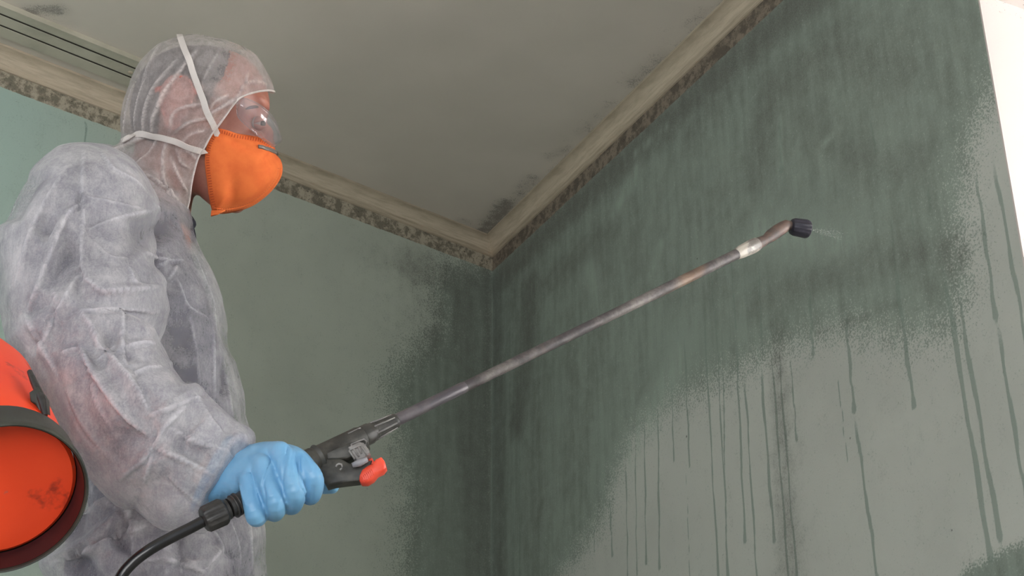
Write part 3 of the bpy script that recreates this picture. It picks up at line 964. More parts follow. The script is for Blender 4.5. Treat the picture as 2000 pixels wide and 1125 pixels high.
HX = (W(130, 1250, YM).x + W(500, 1250, YM).x) / 2
def legs(bm, inset, z1=0.05):
    for sgn, fx in ((-1, 0.05), (1, -0.10)):
        y = YM + sgn * 0.105
        zring(bm, [(HX - .02, y, 0.95, .115 - inset, .095 - inset), (HX, y, 0.85, .125 - inset, .105 - inset), (HX + fx * .4 + .02, y + sgn * .01, 0.66, .115 - inset, .100 - inset),
                   (HX + fx * .8 + .02, y + sgn * .02, 0.46, .095 - inset, .090 - inset), (HX + fx + .0, y + sgn * .025, 0.26, .090 - inset, .085 - inset), (HX + fx - .015, y + sgn * .03, 0.10, .085 - inset, .08 - inset),
                   (HX + fx - .015, y + sgn * .03, z1, .075 - inset, .075 - inset)])
def far_arm(bm, inset):
    # left arm hangs on the far side with the elbow slightly bent
    pts = [(HX - .13, YM + .13, 1.44, .06, .05), (HX - .13, YM + .165, 1.38, .075, .07), (HX - .14, YM + .185, 1.25, .075, .075), (HX - .14, YM + .20, 1.10, .07, .07),
           (HX - .10, YM + .215, 0.96, .06, .06), (HX - .05, YM + .225, 0.85, .05, .05)]
    zring(bm, [(p[0], p[1], p[2], p[3] - inset, p[4] - inset) for p in pts])

person = empty('person', (HX, YM, 0.0), 'person in white hooded coverall, orange mask and blue gloves, aiming a long spray lance', 'person')

# ---- head with face, neck, torso, arms and legs in one skin
HEAD = [(352, 92, 405, 90, YM, .035), (318, 104, 440, 96, YM, .058), (290, 125, 478, 112, YM, .072), (273, 150, 506, 140, YM, .079),
        (262, 180, 521, 172, YM, .081), (256, 208, 527, 200, YM, .080), (257, 232, 524, 226, YM, .077), (262, 255, 517, 250, YM, .074),
        (272, 280, 522, 285, YM, .070), (288, 303, 521, 322, YM, .066), (308, 322, 508, 362, YM, .060), (330, 338, 484, 392, YM, .052), (352, 352, 452, 408, YM, .042), (372, 366, 425, 412, YM, .03)]
NECK = [(268, 250, 400, 300, YM, .056), (262, 290, 388, 350, YM, .057), (250, 325, 376, 395, YM, .058), (228, 350, 372, 440, YM, .070), (200, 385, 375, 490, YM, .10)]
bm = bmesh.new()
loft(bm, HEAD, 48, 4, 2.1, fr=WH, lat=HLAT)
loft(bm, NECK, 32, 4, 2.0, fr=WH, lat=HLAT)
loft(bm, TORSO[2:], 40, 3, 2.2, inset=0.052)
loft(bm, SLEEVE[1:], 28, 3, 2.0, inset=0.046)
legs(bm, 0.028, 0.06); far_arm(bm, 0.022)
# nose, brow ridge, eye socket rim, chin
def ball(bm, px, py, Y, r, sx=1, sy=1, sz=1):
    c = WH(px, py, Y)
    res = bmesh.ops.create_icosphere(bm, subdivisions=3, radius=r)
    for vv in res['verts']:
        vv.co = Vector((vv.co.x * sx, vv.co.y * sy, vv.co.z * sz)) + c
ball(bm, 522, 262, YM, .011, 1.0, 0.8, 1.6)
ball(bm, 524, 285, YM, .013, 1.0, 1.0, 1.1)
for sy in (-1, 1):
    ball(bm, 508, 207, YM + sy * .034, .013, 1.1, 2.0, 0.8)      # brow
    ball(bm, 497, 268, YM + sy * .042, .016, 1.0, 1.1, 1.0)      # cheek bone
ball(bm, 508, 345, YM, .012, 1.0, 2.0, 1.0)
ball(bm, 458, 395, YM, .016, 1.2, 1.6, 1.0)
me = remesh(bm, 0.0046, 'body')
relax(me, 3, 0.5)
# eye sockets
co = get_co(me); no = get_no(me)
for sy in (-1, 1):
    c = np.array(WH(505, 240, YM + sy * .046)); d = np.linalg.norm((co - c) / np.array((1.0, 1.0, 0.8)), axis=1)
    co -= no * (0.0050 * np.exp(-(d / .017) ** 2))[:, None]
set_co(me, co)
bvh_body = bvh_of(me)
add_part('body', me, M_skin, person)

# hair: cap over the skull from forehead hairline to nape, a few millimetres proud of the skin
bm = bmesh.new(); loft(bm, [(s[0] , s[1], s[2], s[3], s[4], s[5]) for s in HEAD[:10]], 48, 5, 2.1, inset=-0.0022, fr=WH, lat=HLAT)
me = remesh(bm, 0.004, 'hair'); relax(me, 2, 0.5)
bm = bmesh.new(); bm.from_mesh(me)
hairline = [(440, 60), (448, 112), (436, 150), (418, 172), (410, 205), (385, 195), (372, 160), (340, 150), (318, 190), (310, 250), (300, 400), (0, 400), (0, 0), (440, 0)]
def inpoly(x, y, poly):
    ins = False; n = len(poly)
    for i in range(n):
        x1, y1 = poly[i]; x2, y2 = poly[(i + 1) % n]
        if (y1 > y) != (y2 > y) and x < (x2 - x1) * (y - y1) / (y2 - y1) + x1: ins = not ins
    return ins
def side_px(p):
    """where a point's mirror-free side projection falls: the point moved onto the body's middle plane"""
    p = Vector(p); q = proj(p - HLAT * (p - HP0).dot(HLAT)); return q[0], q[1]
dele = [f for f in bm.faces if not inpoly(*side_px(f.calc_center_median()), hairline)]
bmesh.ops.delete(bm, geom=dele, context='FACES')
me = bpy.data.meshes.new('hair'); bm.to_mesh(me); bm.free()
add_part('hair', me, M_hair, person)

# ear: shell with rim and hollow
def ear(sy):
    bm = bmesh.new()
    Y0 = YM + sy * .0805
    out = [(322, 232), (314, 205), (318, 175), (334, 154), (356, 150), (374, 162), (380, 186), (372, 210), (362, 228), (352, 246), (338, 254), (326, 248)]
    P = cr([WH(x, y, Y0) for x, y in out + [out[0]]], 4)[:-1]
    c = sum((Vector(p) for p in P), Vector()) / len(P)
    rings = []
    for k, off in ((1.0, -.004), (1.02, .008), (0.96, .0125), (0.88, .012), (0.78, .0075), (0.64, .0085), (0.5, .0105), (0.34, .0085), (0.18, .0080)):
        rings.append([bm.verts.new(c + (Vector(p) - c) * k + HLAT * (sy * off)) for p in P])
    n = len(P)
    for a, b in zip(rings, rings[1:]):
        for k in range(n): bm.faces.new((a[k], a[(k + 1) % n], b[(k + 1) % n], b[k]))
    bm.faces.new(rings[-1]); bm.faces.new(rings[0][::-1])
    add_part('ear', bm_mesh(bm), M_ear, person)
ear(-1); ear(1)

# eyes with lids and brow hair
t = NT('eye'); v = t.obj()
M_eyew = simple('eye white', srgb(170, 158, 150), 0.2)
M_iris = simple('dark iris', srgb(38, 30, 28), 0.08, srgb(60, 48, 40), 900)
for sy in (-1, 1):
    c = WH(502, 241, YM + sy * .0405)
    bm = bmesh.new(); bmesh.ops.create_uvsphere(bm, u_segments=24, v_segments=16, radius=0.0115)
    for vv in bm.verts: vv.co += c
    eye = add_part('eye', bm_mesh(bm), M_eyew, person)
    bm = bmesh.new(); dirv = (HFW * .78 + HLAT * sy * 0.60 - HUP * .05).normalized()
    tube(bm, [c + dirv * .0095, c + dirv * .0112, c + dirv * .0119], [.0064, .0052, .002], 20)
    me = bm_mesh(bm); me.transform(Matrix.Translation(-Vector(person.location))); link('iris', me, M_iris, eye)
    sd_ = dirv.cross(HUP).normalized() * (-sy); upv_ = sd_.cross(dirv).normalized()
    if upv_.dot(HUP) < 0: upv_ = -upv_
    for top in (1, -1):
        bm = bmesh.new(); rings = []
        for a_ in range(-8, 9):
            az = math.radians(a_ * 10.5); col = []
            op = math.radians(21 if top > 0 else 15) * max(0.0, math.cos(az * 1.15)) + math.radians(1)
            for f_, rr_ in ((0, .0116), (0, .0131), (.12, .0136), (.35, .0133), (.7, .0126), (1, .0118)):
                ph = top * (op + (math.radians(82) - op) * f_)
                dv = dirv * math.cos(az) * math.cos(ph) + sd_ * math.sin(az) * math.cos(ph) + upv_ * math.sin(ph)
                col.append(bm.verts.new(c + dv * rr_))
            rings.append(col)
        for a, b in zip(rings, rings[1:]):
            for k in range(5): bm.faces.new((a[k], a[k + 1], b[k + 1], b[k]))
        add_part('eyelid', bm_mesh(bm), M_skin, person)
    bm = bmesh.new(); pts = []
    for k in range(7):
        x = 478 + 6.2 * k; y = 214 - 5 * math.sin(k / 6 * 2.6)
        pts.append(WH(x, y, YM + sy * (.0665 - .0050 * k)))
    tube(bm, pts, [.001, .0022, .0026, .0026, .0024, .002, .001], 8); add_part('eyebrow', bm_mesh(bm), simple('brow hair', srgb(70, 48, 40), 0.8), person)

# dark shirt under the suit
bm = bmesh.new()
loft(bm, [(200, 352, 368, 450, YM, .075)] + [(s[0], s[1], s[2], s[3], s[4], s[5] - .016) for s in TORSO[2:-1]], 40, 3, 2.2, inset=0.014)
loft(bm, SLEEVE[1:-1], 28, 3, 2.0, inset=0.036)
legs(bm, 0.018, 0.16); far_arm(bm, 0.014)
me = remesh(bm, 0.008, 'shirt'); relax(me, 3)
add_part('dark_clothing', me, M_shirt, person)
# collar with a short zip at the throat
bm = bmesh.new()
ring = [WH(x, y, Y) for x, y, Y in ((250, 352, YM - .052), (300, 385, YM - .060), (345, 412, YM - .054), (366, 430, YM - .034), (373, 438, YM), (366, 430, YM + .034), (345, 412, YM + .054), (300, 385, YM + .060), (250, 352, YM + .052), (232, 342, YM))]
rr = [Vector(p) for p in cr(ring + [ring[0]], 5)]
tube(bm, rr, .0085, 12, flat=1.0)
tube(bm, [WH(368, 416, YM - .012), WH(371, 436, YM - .012), WH(376, 458, YM - .010), WH(381, 474, YM - .008)], [.003, .0055, .0055, .003], 10)
add_part('shirt_collar', bm_mesh(bm), simple('navy collar', srgb(34, 34, 48), 0.8), person)
for i, sgn_fx in enumerate(((-1, 0.05), (1, -0.10))):
    sgn, fx = sgn_fx
    y = YM + sgn * .135; x = HX + fx - .01
    bm = bmesh.new()
    rings = []
    n = 24
    for (dx, z, rx, ry) in ((.045, 0.0, .150, .052), (.045, .02, .152, .055), (.04, .05, .145, .052), (.02, .085, .11, .050), (-.01, .13, .07, .052), (-.015, .22, .06, .055), (-.015, .24, .05, .05)):
        rings.append([bm.verts.new((x + dx + rx * math.cos(2 * math.pi * k / n), y + ry * math.sin(2 * math.pi * k / n), z)) for k in range(n)])
    for a, b in zip(rings, rings[1:]):
        for k in range(n): bm.faces.new((a[k], a[(k + 1) % n], b[(k + 1) % n], b[k]))
    bm.faces.new(rings[0][::-1]); bm.faces.new(rings[-1])
    add_part('boot', bm_mesh(bm), M_boot, person)

# ---- coverall
bm = bmesh.new()
loft(bm, TORSO, 56, 4, 2.25)
loft(bm, SLEEVE, 44, 4, 2.15)
legs(bm, 0.0); far_arm(bm, 0.0)
me = remesh(bm, 0.0030, 'coverall')
relax(me, 5, 0.5)
LINES = [
 # sleeve seam and long folds of the upper arm
 ([(164, 292), (161, 340), (160, 377), (162, 424), (158, 480), (158, 526), (166, 580)], .006, .005, 1),
 ([(162, 393), (129, 424), (98, 495), (74, 557), (47, 622)], .009, .008, -1),
 ([(300, 410), (234, 424), (172, 448)], .007, .006, 1),
 ([(160, 381), (219, 395), (289, 410)], .006, .006, -1),
 ([(117, 345), (85, 400), (60, 450), (42, 510), (30, 560)], .009, .009, 1),
 ([(200, 300), (222, 330), (260, 350), (285, 372)], .006, .009, 1),
 ([(156, 608), (195, 606), (242, 604), (309, 610)], .009, .006, 1),
 ([(162, 541), (195, 565), (219, 569), (309, 561)], .011, .008, 1),
 ([(238, 606), (240, 640), (240, 674), (245, 707)], .010, .005, -1),
 ([(156, 608), (176, 635), (192, 674), (219, 700)], .009, .006, 1),
 ([(158, 526), (120, 590), (92, 650), (70, 700)], .008, .008, 1),
 ([(47, 600), (60, 640), (88, 690), (110, 730)], .007, .007, -1),
 ([(180, 470), (215, 500), (250, 505)], .005, .008, -1),
 ([(250, 520), (262, 545), (275, 556)], .006, .006, 1),
 ([(100, 560), (112, 600), (108, 650)], .005, .006, -1),
 # elbow and forearm
 ([(156, 679), (172, 716), (196, 754), (243, 815), (296, 857)], .012, .0065, 1),
 ([(201, 675), (225, 702), (252, 735), (275, 772), (294, 812)], .011, .006, -1),
 ([(294, 812), (327, 801), (373, 780), (392, 780)], .012, .006, 1),
 ([(121, 689), (156, 679)], .007, .006, 1),
 ([(308, 861), (315, 840), (327, 824), (369, 787)], .011, .006, -1),
 ([(233, 936), (280, 899), (308, 861)], .009, .007, 1),
 ([(303, 875), (335, 890), (364, 903), (420, 931)], .009, .0055, 1),
 ([(336, 838), (373, 857), (443, 882)], .009, .006, -1),
 ([(443, 885), (457, 861), (483, 852)], .010, .005, 1),
 ([(299, 880), (290, 912), (280, 945)], .007, .006, -1),
 ([(245, 677), (280, 670), (303, 672)], .010, .007, 1),
 ([(252, 735), (285, 720), (318, 715)], .007, .007, 1),
 ([(367, 853), (368, 885)], .005, .005, 1),
 ([(392, 782), (410, 815), (440, 850)], .006, .006, -1),
 ([(180, 740), (185, 780), (220, 840)], .006, .009, -1),
 ([(130, 760), (160, 830), (215, 900)], .006, .012, 1),
 ([(190, 700), (210, 690), (222, 670)], .006, .005, 1),
 ([(330, 930), (360, 960), (390, 985)], .006, .007, 1),
 # chest and flank
 ([(285, 495), (300, 500), (328, 508), (358, 508)], .008, .006, 1),
 ([(328, 510), (312, 518), (296, 524)], .006, .005, -1),
 ([(346, 518), (334, 538), (318, 562)], .007, .006, 1),
 ([(348, 545), (356, 572), (370, 600), (406, 622)], .007, .006, -1),
 ([(372, 480), (395, 535), (416, 592), (424, 655)], .006, .010, -1),
 ([(415, 640), (417, 693), (420, 800)], .007, .007, 1),
 ([(436, 700), (448, 777), (458, 830)], .006, .006, 1),
 ([(372, 620), (385, 700), (392, 760)], .005, .009, -1),
 ([(300, 398), (330, 420), (352, 462)], .006, .010, -1),
 ([(310, 420), (340, 432), (362, 450)], .005, .006, 1),
 # hip
 ([(107, 1097), (187, 1067), (257, 1034), (322, 1022), (365, 1030)], .014, .011, -1),
 ([(254, 1020), (258, 1055), (263, 1095)], .006, .005, 1),
 ([(280, 1095), (320, 1092), (362, 1104), (400, 1118)], .009, .007, 1),
 ([(415, 1035), (430, 1060), (436, 1080)], .006, .005, 1),
 ([(432, 1075), (410, 1100), (395, 1120)], .007, .006, -1),
 ([(480, 960), (488, 1040), (492, 1110)], .007, .008, 1),
 ([(200, 975), (240, 1000), (250, 1020)], .008, .009, 1),
 ([(350, 1090), (356, 1120)], .005, .004, 1),
 ([(450, 1020), (465, 1060), (470, 1100)], .006, .007, -1),
]
facets(me, LINES, (-250, 200, 620, 1500), 66, 24, .0062, 1.9, seed=4, extra=lambda co: 0.12 - 0.60 * sstep(co[:, 1], 1.79, 1.87))
relax(me, 1, 0.3)
drape(me, [(L, a * .50, .0024, sd_) for L, a, w, sd_ in LINES], noise_amp=.0016, noise_scale=11)
bvh_suit = bvh_of(me)
suit = add_part('coverall', me, M_suit, person)

# wrist cuff edge
bm = bmesh.new()
cp = []
a = W(388, 1027, 1.662); b = W(486, 850, 1.662); c0 = (a + b) / 2; u0 = (b - a) / 2
for k in range(33):
    th = 2 * math.pi * k / 32
    cp.append(c0 + u0 * math.cos(th) * (1.0 + .03 * math.sin(5 * th)) + Vector((0, .048 * math.sin(th), 0)) + Vector((.003 * math.sin(3 * th), 0, 0)))
tube(bm, cp, .0028, 8)
me = bm_mesh(bm)
me.transform(Matrix.Translation(-Vector(person.location))); link('cuff', me, M_suit, suit)

# ---- hood
HOOD = [(362, 70, 392, 69, YM, .015), (322, 84, 440, 80, YM, .052), (290, 108, 486, 99, YM, .072), (266, 142, 513, 130, YM, .087), (253, 178, 530, 172, YM, .096),
        (246, 212, 536, 208, YM, .101), (242, 245, 530, 255, YM, .098), (243, 272, 500, 300, YM, .088), (226, 290, 440, 340, YM, .078), (200, 302, 400, 370, YM, .086), (182, 312, 378, 402, YM, .098), (168, 330, 366, 425, YM, .108)]
bm = bmesh.new()
loft(bm, HOOD, 72, 6, 2.1, fr=WH, lat=HLAT)
me = remesh(bm, 0.0032, 'hood'); relax(me, 3, 0.5)
HL = [
 ([(278, 259), (280, 232), (284, 208), (302, 169), (349, 112)], .008, .0045, 1),
 ([(296, 259), (300, 230), (304, 220), (329, 169), (384, 99)], .009, .0045, 1),
 ([(243, 262), (246, 230), (251, 204), (262, 160)], .006, .005, -1),
 ([(262, 256), (264, 220), (272, 185), (285, 150)], .006, .004, -1),
 ([(333, 258), (335, 230), (352, 212), (400, 203)], .007, .004, 1),
 ([(408, 232), (380, 236), (362, 243), (340, 260)], .007, .004, -1),
 ([(400, 255), (372, 262), (350, 285)], .005, .004, 1),
 ([(290, 266), (262, 278), (239, 290), (210, 297)], .009, .005, -1),
 ([(275, 268), (255, 274), (235, 284)], .006, .004, 1),
 ([(325, 275), (318, 300), (317, 329), (325, 376), (340, 395)], .008, .0045, 1),
 ([(333, 305), (345, 335), (357, 360), (366, 375)], .007, .004, -1),
 ([(306, 272), (290, 300), (262, 320)], .006, .005, 1),
 ([(345, 290), (352, 315), (372, 330)], .006, .004, 1),
 ([(360, 292), (374, 300), (384, 312)], .005, .003, -1),
 ([(250, 330), (300, 350), (340, 385), (362, 410)], .007, .006, 1),
 ([(484, 140), (474, 172), (460, 192)], .006, .005, 1),
 ([(458, 193), (430, 210), (404, 226)], .007, .004, 1),
 ([(520, 165), (495, 160), (470, 172)], .005, .004, -1),
 ([(404, 225), (420, 200), (445, 186)], .005, .004, 1),
 ([(310, 90), (290, 130), (272, 175)], .004, .006, -1),
 ([(430, 95), (400, 150), (390, 200)], .003, .006, 1),
]
facets(me, HL, (150, 20, 620, 500), 46, 16, .0016, 1.3, seed=9)
drape(me, [(L, a * .75, .0026, sd_) for L, a, w, sd_ in HL], noise_amp=.0012, noise_scale=18)
# face opening
OPEN = [(700, 172), (536, 180), (522, 178), (496, 182), (467, 192), (452, 208), (438, 228), (424, 247), (411, 264), (400, 285), (388, 304), (380, 330), (374, 358), (370, 390), (364, 410), (372, 440), (700, 500)]
OP3 = [tuple(c) for c in (cr(OPEN[1:15], 4))]
OPP = [(700, 172)] + OP3 + [(372, 440), (700, 500)]
co = get_co(me)
px_side = np.array([side_px(p) for p in co])
sd = poly_sd(px_side, [tuple(map(float, q)) for q in OPP])
bm = bmesh.new(); bm.from_mesh(me)
bm.verts.ensure_lookup_table()
dele = [f for f in bm.faces if all(sd[v.index] > 0 for v in f.verts)]
bmesh.ops.delete(bm, geom=dele, context='FACES')
# pull the border to the drawn edge
arr = np.array(OP3)
for v in bm.verts:
    if v.is_boundary:
        q = np.array(side_px(v.co))
        best = None
        for a, b in zip(arr, arr[1:]):
            ab = b - a; tt = np.clip(((q - a) @ ab) / (ab @ ab), 0, 1); w_ = a + tt * ab
            dd = np.linalg.norm(q - w_)
            if best is None or dd < best[0]: best = (dd, w_)
        if best[0] < 12:
            n_ = WH(best[1][0], best[1][1], YM); lt = (v.co - HP0).dot(HLAT); v.co = n_ + HLAT * lt
me2 = bpy.data.meshes.new('hood'); bm.to_mesh(me2)
bvh_hood = BVHTree.FromBMesh(bm)
# border loops as a rolled hem
hem = bmesh.new()
bed = [e for e in bm.edges if e.is_boundary]
adj = {}
for e in bed:
    for a_, b_ in ((0, 1), (1, 0)): adj.setdefault(e.verts[a_], []).append(e.verts[b_])
seen = set(); loops = []
for s in adj:
    if s in seen: continue
    lp = [s]; seen.add(s); cur = s
    while True:
        nx = [q for q in adj[cur] if q not in seen]
        if not nx: break
        cur = nx[0]; seen.add(cur); lp.append(cur)
    if len(lp) > 40: loops.append([v.co.copy() for v in lp])
bm.free()
for lp in loops:
    L = np.array([list(p) for p in lp])
    for _ in range(6):
        L = 0.5 * L + 0.25 * (np.roll(L, 1, 0) + np.roll(L, -1, 0))
    L = L[::2]
    tube(hem, [Vector(p) for p in L] + [Vector(L[0])], .0018, 6, cap=False)
hood = add_part('hood', me2, M_hood, person)
me = bm_mesh(hem); me.transform(Matrix.Translation(-Vector(person.location)))
link('hood_hem', me, cloth('hood hem', srgb(240, 232, 226), srgb(214, 205, 200), 0.1, 0.05), hood)

# ---- respirator mask: two stitched panels meeting in a front fold
t = NT('orange mask felt'); v = t.obj()
t.c(t.mix(t.ramp(t.noise(30, 5, 0.6, v), 0.35, 0.7), srgb(218, 112, 58), srgb(206, 99, 50)), t.b.inputs['Base Color'])
t.b.inputs['Roughness'].default_value = 0.8; t.b.inputs['Specular IOR Level'].default_value = 0.15
t.bump(t.noise(500, 4, 0.7, v), 0.35, 0.001)
M_mask = t.m
M_stitch = simple('mask welded stitches', srgb(176, 72, 24), 0.8)
CHEEK = [(427, 251), (412, 266), (404, 284), (400, 306), (401, 330), (404, 352), (407, 376), (411, 398), (415, 413)]       # edge lying on the cheek
TOP = [(427, 251), (442, 254), (460, 260), (478, 263), (497, 266), (514, 270), (528, 279), (537, 289)]
FRONT = [(537, 289), (541, 303), (548, 312), (552, 327), (550, 343), (541, 360), (528, 376), (512, 390), (494, 402), (474, 410), (452, 415), (432, 416), (415, 413)]
def densify(pts, n=4): return [tuple(p) for p in cr(pts, n)]
MB = .078
def mask_mesh(sy):
    cheekY = YM + sy * .074; 
    out = []
    C = densify(CHEEK, 3); T = densify(TOP, 3); Fq = densify(FRONT, 3)
    for i, (x, y) in enumerate(C[::-1]):      # from chin up to the temple
        k = i / (len(C) - 1); out.append((x, y, YM + sy * (.046 + .038 * k ** .7)))
    for i, (x, y) in enumerate(T[1:]):
        k = (i + 1) / (len(T) - 1); out.append((x, y, YM + sy * (.084 * (1 - k) ** .42 if k < 1 else 0)))
    nt = len(Fq)
    for i, (x, y) in enumerate(Fq[1:-1]):
        k = (i + 1) / (nt - 1); out.append((x, y, YM + sy * (.046 * max(0, (k - .72) / .28) ** 1.5)))
    P = [WH(o[0], o[1], YM) for o in out]
    E_ = [o[2] - YM for o in out]
    c = WH(476, 335, YM)
    bm = bmesh.new(); rings = []
    K = 14
    for r in range(K):
        f = 1 - r / K
        ring = []
        for p, e_ in zip(P, E_):
            q = c + (p - c) * f
            lt = e_ * f ** 4 + sy * MB * (1 - f ** 4)
            px_, py_ = proj(q)[:2]
            d1 = math.hypot((px_ - 452) / 12, (py_ - 375) / 38); lt -= sy * .006 * math.exp(-d1 * d1)
            a = np.array((430, 262)); b = np.array((525, 312)); ab = b - a; tt = np.clip(((np.array((px_, py_)) - a) @ ab) / (ab @ ab), 0, 1)
            dd = np.linalg.norm(np.array((px_, py_)) - a - tt * ab); lt -= sy * .004 * math.exp(-(dd / 7) ** 2) * min(1, (1 - f) * 5)
            dd2 = ((px_ - 500) / 26) ** 2 + ((py_ - 345) / 30) ** 2; lt += sy * .003 * math.exp(-dd2)
            q = q + HLAT * lt
            ring.append(bm.verts.new(q))
        rings.append(ring)
    n = len(P)
    for a, b in zip(rings, rings[1:]):
        for k in range(n): bm.faces.new((a[k], a[(k + 1) % n], b[(k + 1) % n], b[k]))
    cv = bm.verts.new(c + HLAT * (sy * (MB + .001)))
    for k in range(n): bm.faces.new((rings[-1][k], rings[-1][(k + 1) % n], cv))
    return bm, P
bmn, Pn = mask_mesh(-1)
bvh_mask = BVHTree.FromBMesh(bmn)
bmf, Pf = mask_mesh(1)
tmp = bpy.data.meshes.new('x'); bmf.to_mesh(tmp); bmf.free(); bmn.from_mesh(tmp); bpy.data.meshes.remove(tmp)
bmesh.ops.remove_doubles(bmn, verts=bmn.verts, dist=0.0008)
bmesh.ops.recalc_face_normals(bmn, faces=bmn.faces)
mme = bpy.data.meshes.new('mask'); bmn.to_mesh(mme); bmn.free()
mask = add_part('respirator_mask', mme, M_mask, person)
md = mask.modifiers.new('thick', 'SOLIDIFY'); md.thickness = 0.002; md.offset = -1
PL = Vector(person.location)
def sub_part(name, bm, mat, parent, smooth=True):
    me = bm_mesh(bm); me.transform(Matrix.Translation(-PL)); return link(name, me, mat, parent, smooth)
# stitches: short bars along the edge
def edge_bars(pts, inner, outer, step=1.0):
    """pts dense px path on near panel; bars perpendicular to it"""
    bm = bmesh.new()
    P = [np.array(p, float) for p in pts]
    L = [0]
    for a, b in zip(P, P[1:]): L.append(L[-1] + np.linalg.norm(b - a))
    cen = np.array((476., 340.))
    s = 3.0
    while s < L[-1] - 2:
        i = max(j for j in range(len(L)) if L[j] <= s); i = min(i, len(P) - 2)
        f = (s - L[i]) / max(L[i + 1] - L[i], 1e-6); p = P[i] * (1 - f) + P[i + 1] * f
        tdir = (P[i + 1] - P[i]) / max(np.linalg.norm(P[i + 1] - P[i]), 1e-6)
        nrm = np.array((-tdir[1], tdir[0]))
        if nrm @ (cen - p) < 0: nrm = -nrm
        a = on(bvh_mask, *(p + nrm * inner)); b = on(bvh_mask, *(p + nrm * outer))
        if a is not None and b is not None and (a - b).length < .03:
            d = (b - a); back = (CAM - a).normalized()
            w = back.cross(d).normalized() * .00085
            box(bm, (a + b) / 2 + back * .0003, d / 2, w, back * .0006)
        s += 5.2
    return bm
for nm, path in (('edge_stitching', densify(TOP, 4)), ('edge_stitching', densify(CHEEK, 4)), ('edge_stitching', densify(FRONT[3:], 4))):
    sub_part(nm, edge_bars(path, 2.5, 9.0), M_stitch, mask, False)
# welded rim line
bm = bmesh.new(); pts = [on(bvh_mask, x, y, .0004) for x, y in [(p[0] + (476 - p[0]) * .055, p[1] + (340 - p[1]) * .10) for p in densify(FRONT[3:], 3)]]
pts = [p for p in pts if p is not None]; tube(bm, pts, .0011, 6); sub_part('front_seam', bm, M_mask, mask)
# lower tab at the chin
bm = bmesh.new(); prism(bm, [(413, 412), (440, 411), (424, 419), (412, 422)], YM - .060, .002, .0005); sub_part('chin_tab', bm, M_mask, mask)
# nose clip
bm = bmesh.new()
cl = [on(bvh_mask, x, y, .0015) for x, y in ((505, 286), (512, 287), (520, 290), (530, 293), (537, 297))]
cl = [p for p in cl if p is not None]
cl.append(WH(541, 301, YM)); 
tube(bm, cl, .0022, 12, flat=1.5); sub_part('nose_clip', bm, simple('grey nose clip', srgb(120, 112, 106), 0.4, metal=0.3), mask)

# ---- straps
t = NT('elastic strap'); v = t.obj()
wv = t.new('ShaderNodeTexWave'); wv.inputs['Scale'].default_value = 260; t.c(v, wv.inputs['Vector'])
t.c(t.mix(wv.outputs['Fac'], srgb(214, 206, 200), srgb(188, 180, 174)), t.b.inputs['Base Color']); t.b.inputs['Roughness'].default_value = 0.7
M_strap = t.m
def strap(path3, width=.0048, thick=.0009, name='strap', parent=None):
    """flat elastic band along 3D points with surface normals"""
    bm = bmesh.new(); rings = []
    n = len(path3)
    for i, (p, nn) in enumerate(path3):
        d = (path3[min(i + 1, n - 1)][0] - path3[max(i - 1, 0)][0]).normalized()
        s = d.cross(nn).normalized(); nn = s.cross(d).normalized()
        rings.append([bm.verts.new(p + s * a * width + nn * b * thick) for a, b in ((-1, -1), (1, -1), (1, 1), (.4, 1.25), (-.4, 1.25), (-1, 1))])
    for a, b in zip(rings, rings[1:]):
        for k in range(6): bm.faces.new((a[k], a[(k + 1) % 6], b[(k + 1) % 6], b[k]))
    bm.faces.new(rings[0][::-1]); bm.faces.new(rings[-1])
    return sub_part(name, bm, M_strap, parent, False)
def surf_path(pts, off, bvhs):
    out = []
    for x, y in densify(pts, 5):
        d = ray(x, y).normalized(); best = None
        for bv in bvhs:
            h = bv.ray_cast(CAM, d)
            if h[0] is not None and (best is None or h[3] < best[3]): best = h
        if best is None: continue
        nn = best[1]
        if nn.dot(d) > 0: nn = -nn
        out.append([best[0] + nn * off, nn])
    # smooth along the band
    for _ in range(4):
        q = [o_[0].copy() for o_ in out]; m_ = [o_[1].copy() for o_ in out]
        for i in range(1, len(out) - 1):
            out[i][0] = (q[i - 1] + q[i] * 2 + q[i + 1]) / 4; out[i][1] = (m_[i - 1] + m_[i] * 2 + m_[i + 1]).normalized()
    return out
up = surf_path([(354, 78), (364, 105), (376, 140), (392, 180), (404, 215), (416, 245), (426, 267)], .0045, [bvh_hood, bvh_mask])
# over the crown to the other side
topn = [(mir(p), mirn(n_)) for p, n_ in up]
crown = [(WH(351, 68, YM), HUP)]
strap(topn[::-1] + crown[::-1] + [(p, n_) for p, n_ in up], name='strap', parent=mask)
lo = surf_path([(247, 275), (262, 267), (280, 262), (300, 264), (325, 270), (350, 278), (378, 289), (407, 299)], .0045, [bvh_hood, bvh_mask])
far = [(mir(p), mirn(n_)) for p, n_ in lo]
nape = [(WH(236, 278, YM), Vector((-1, 0, 0)))]
strap(far[::-1] + nape[::-1] + [(p, n_) for p, n_ in lo], name='strap', parent=mask)

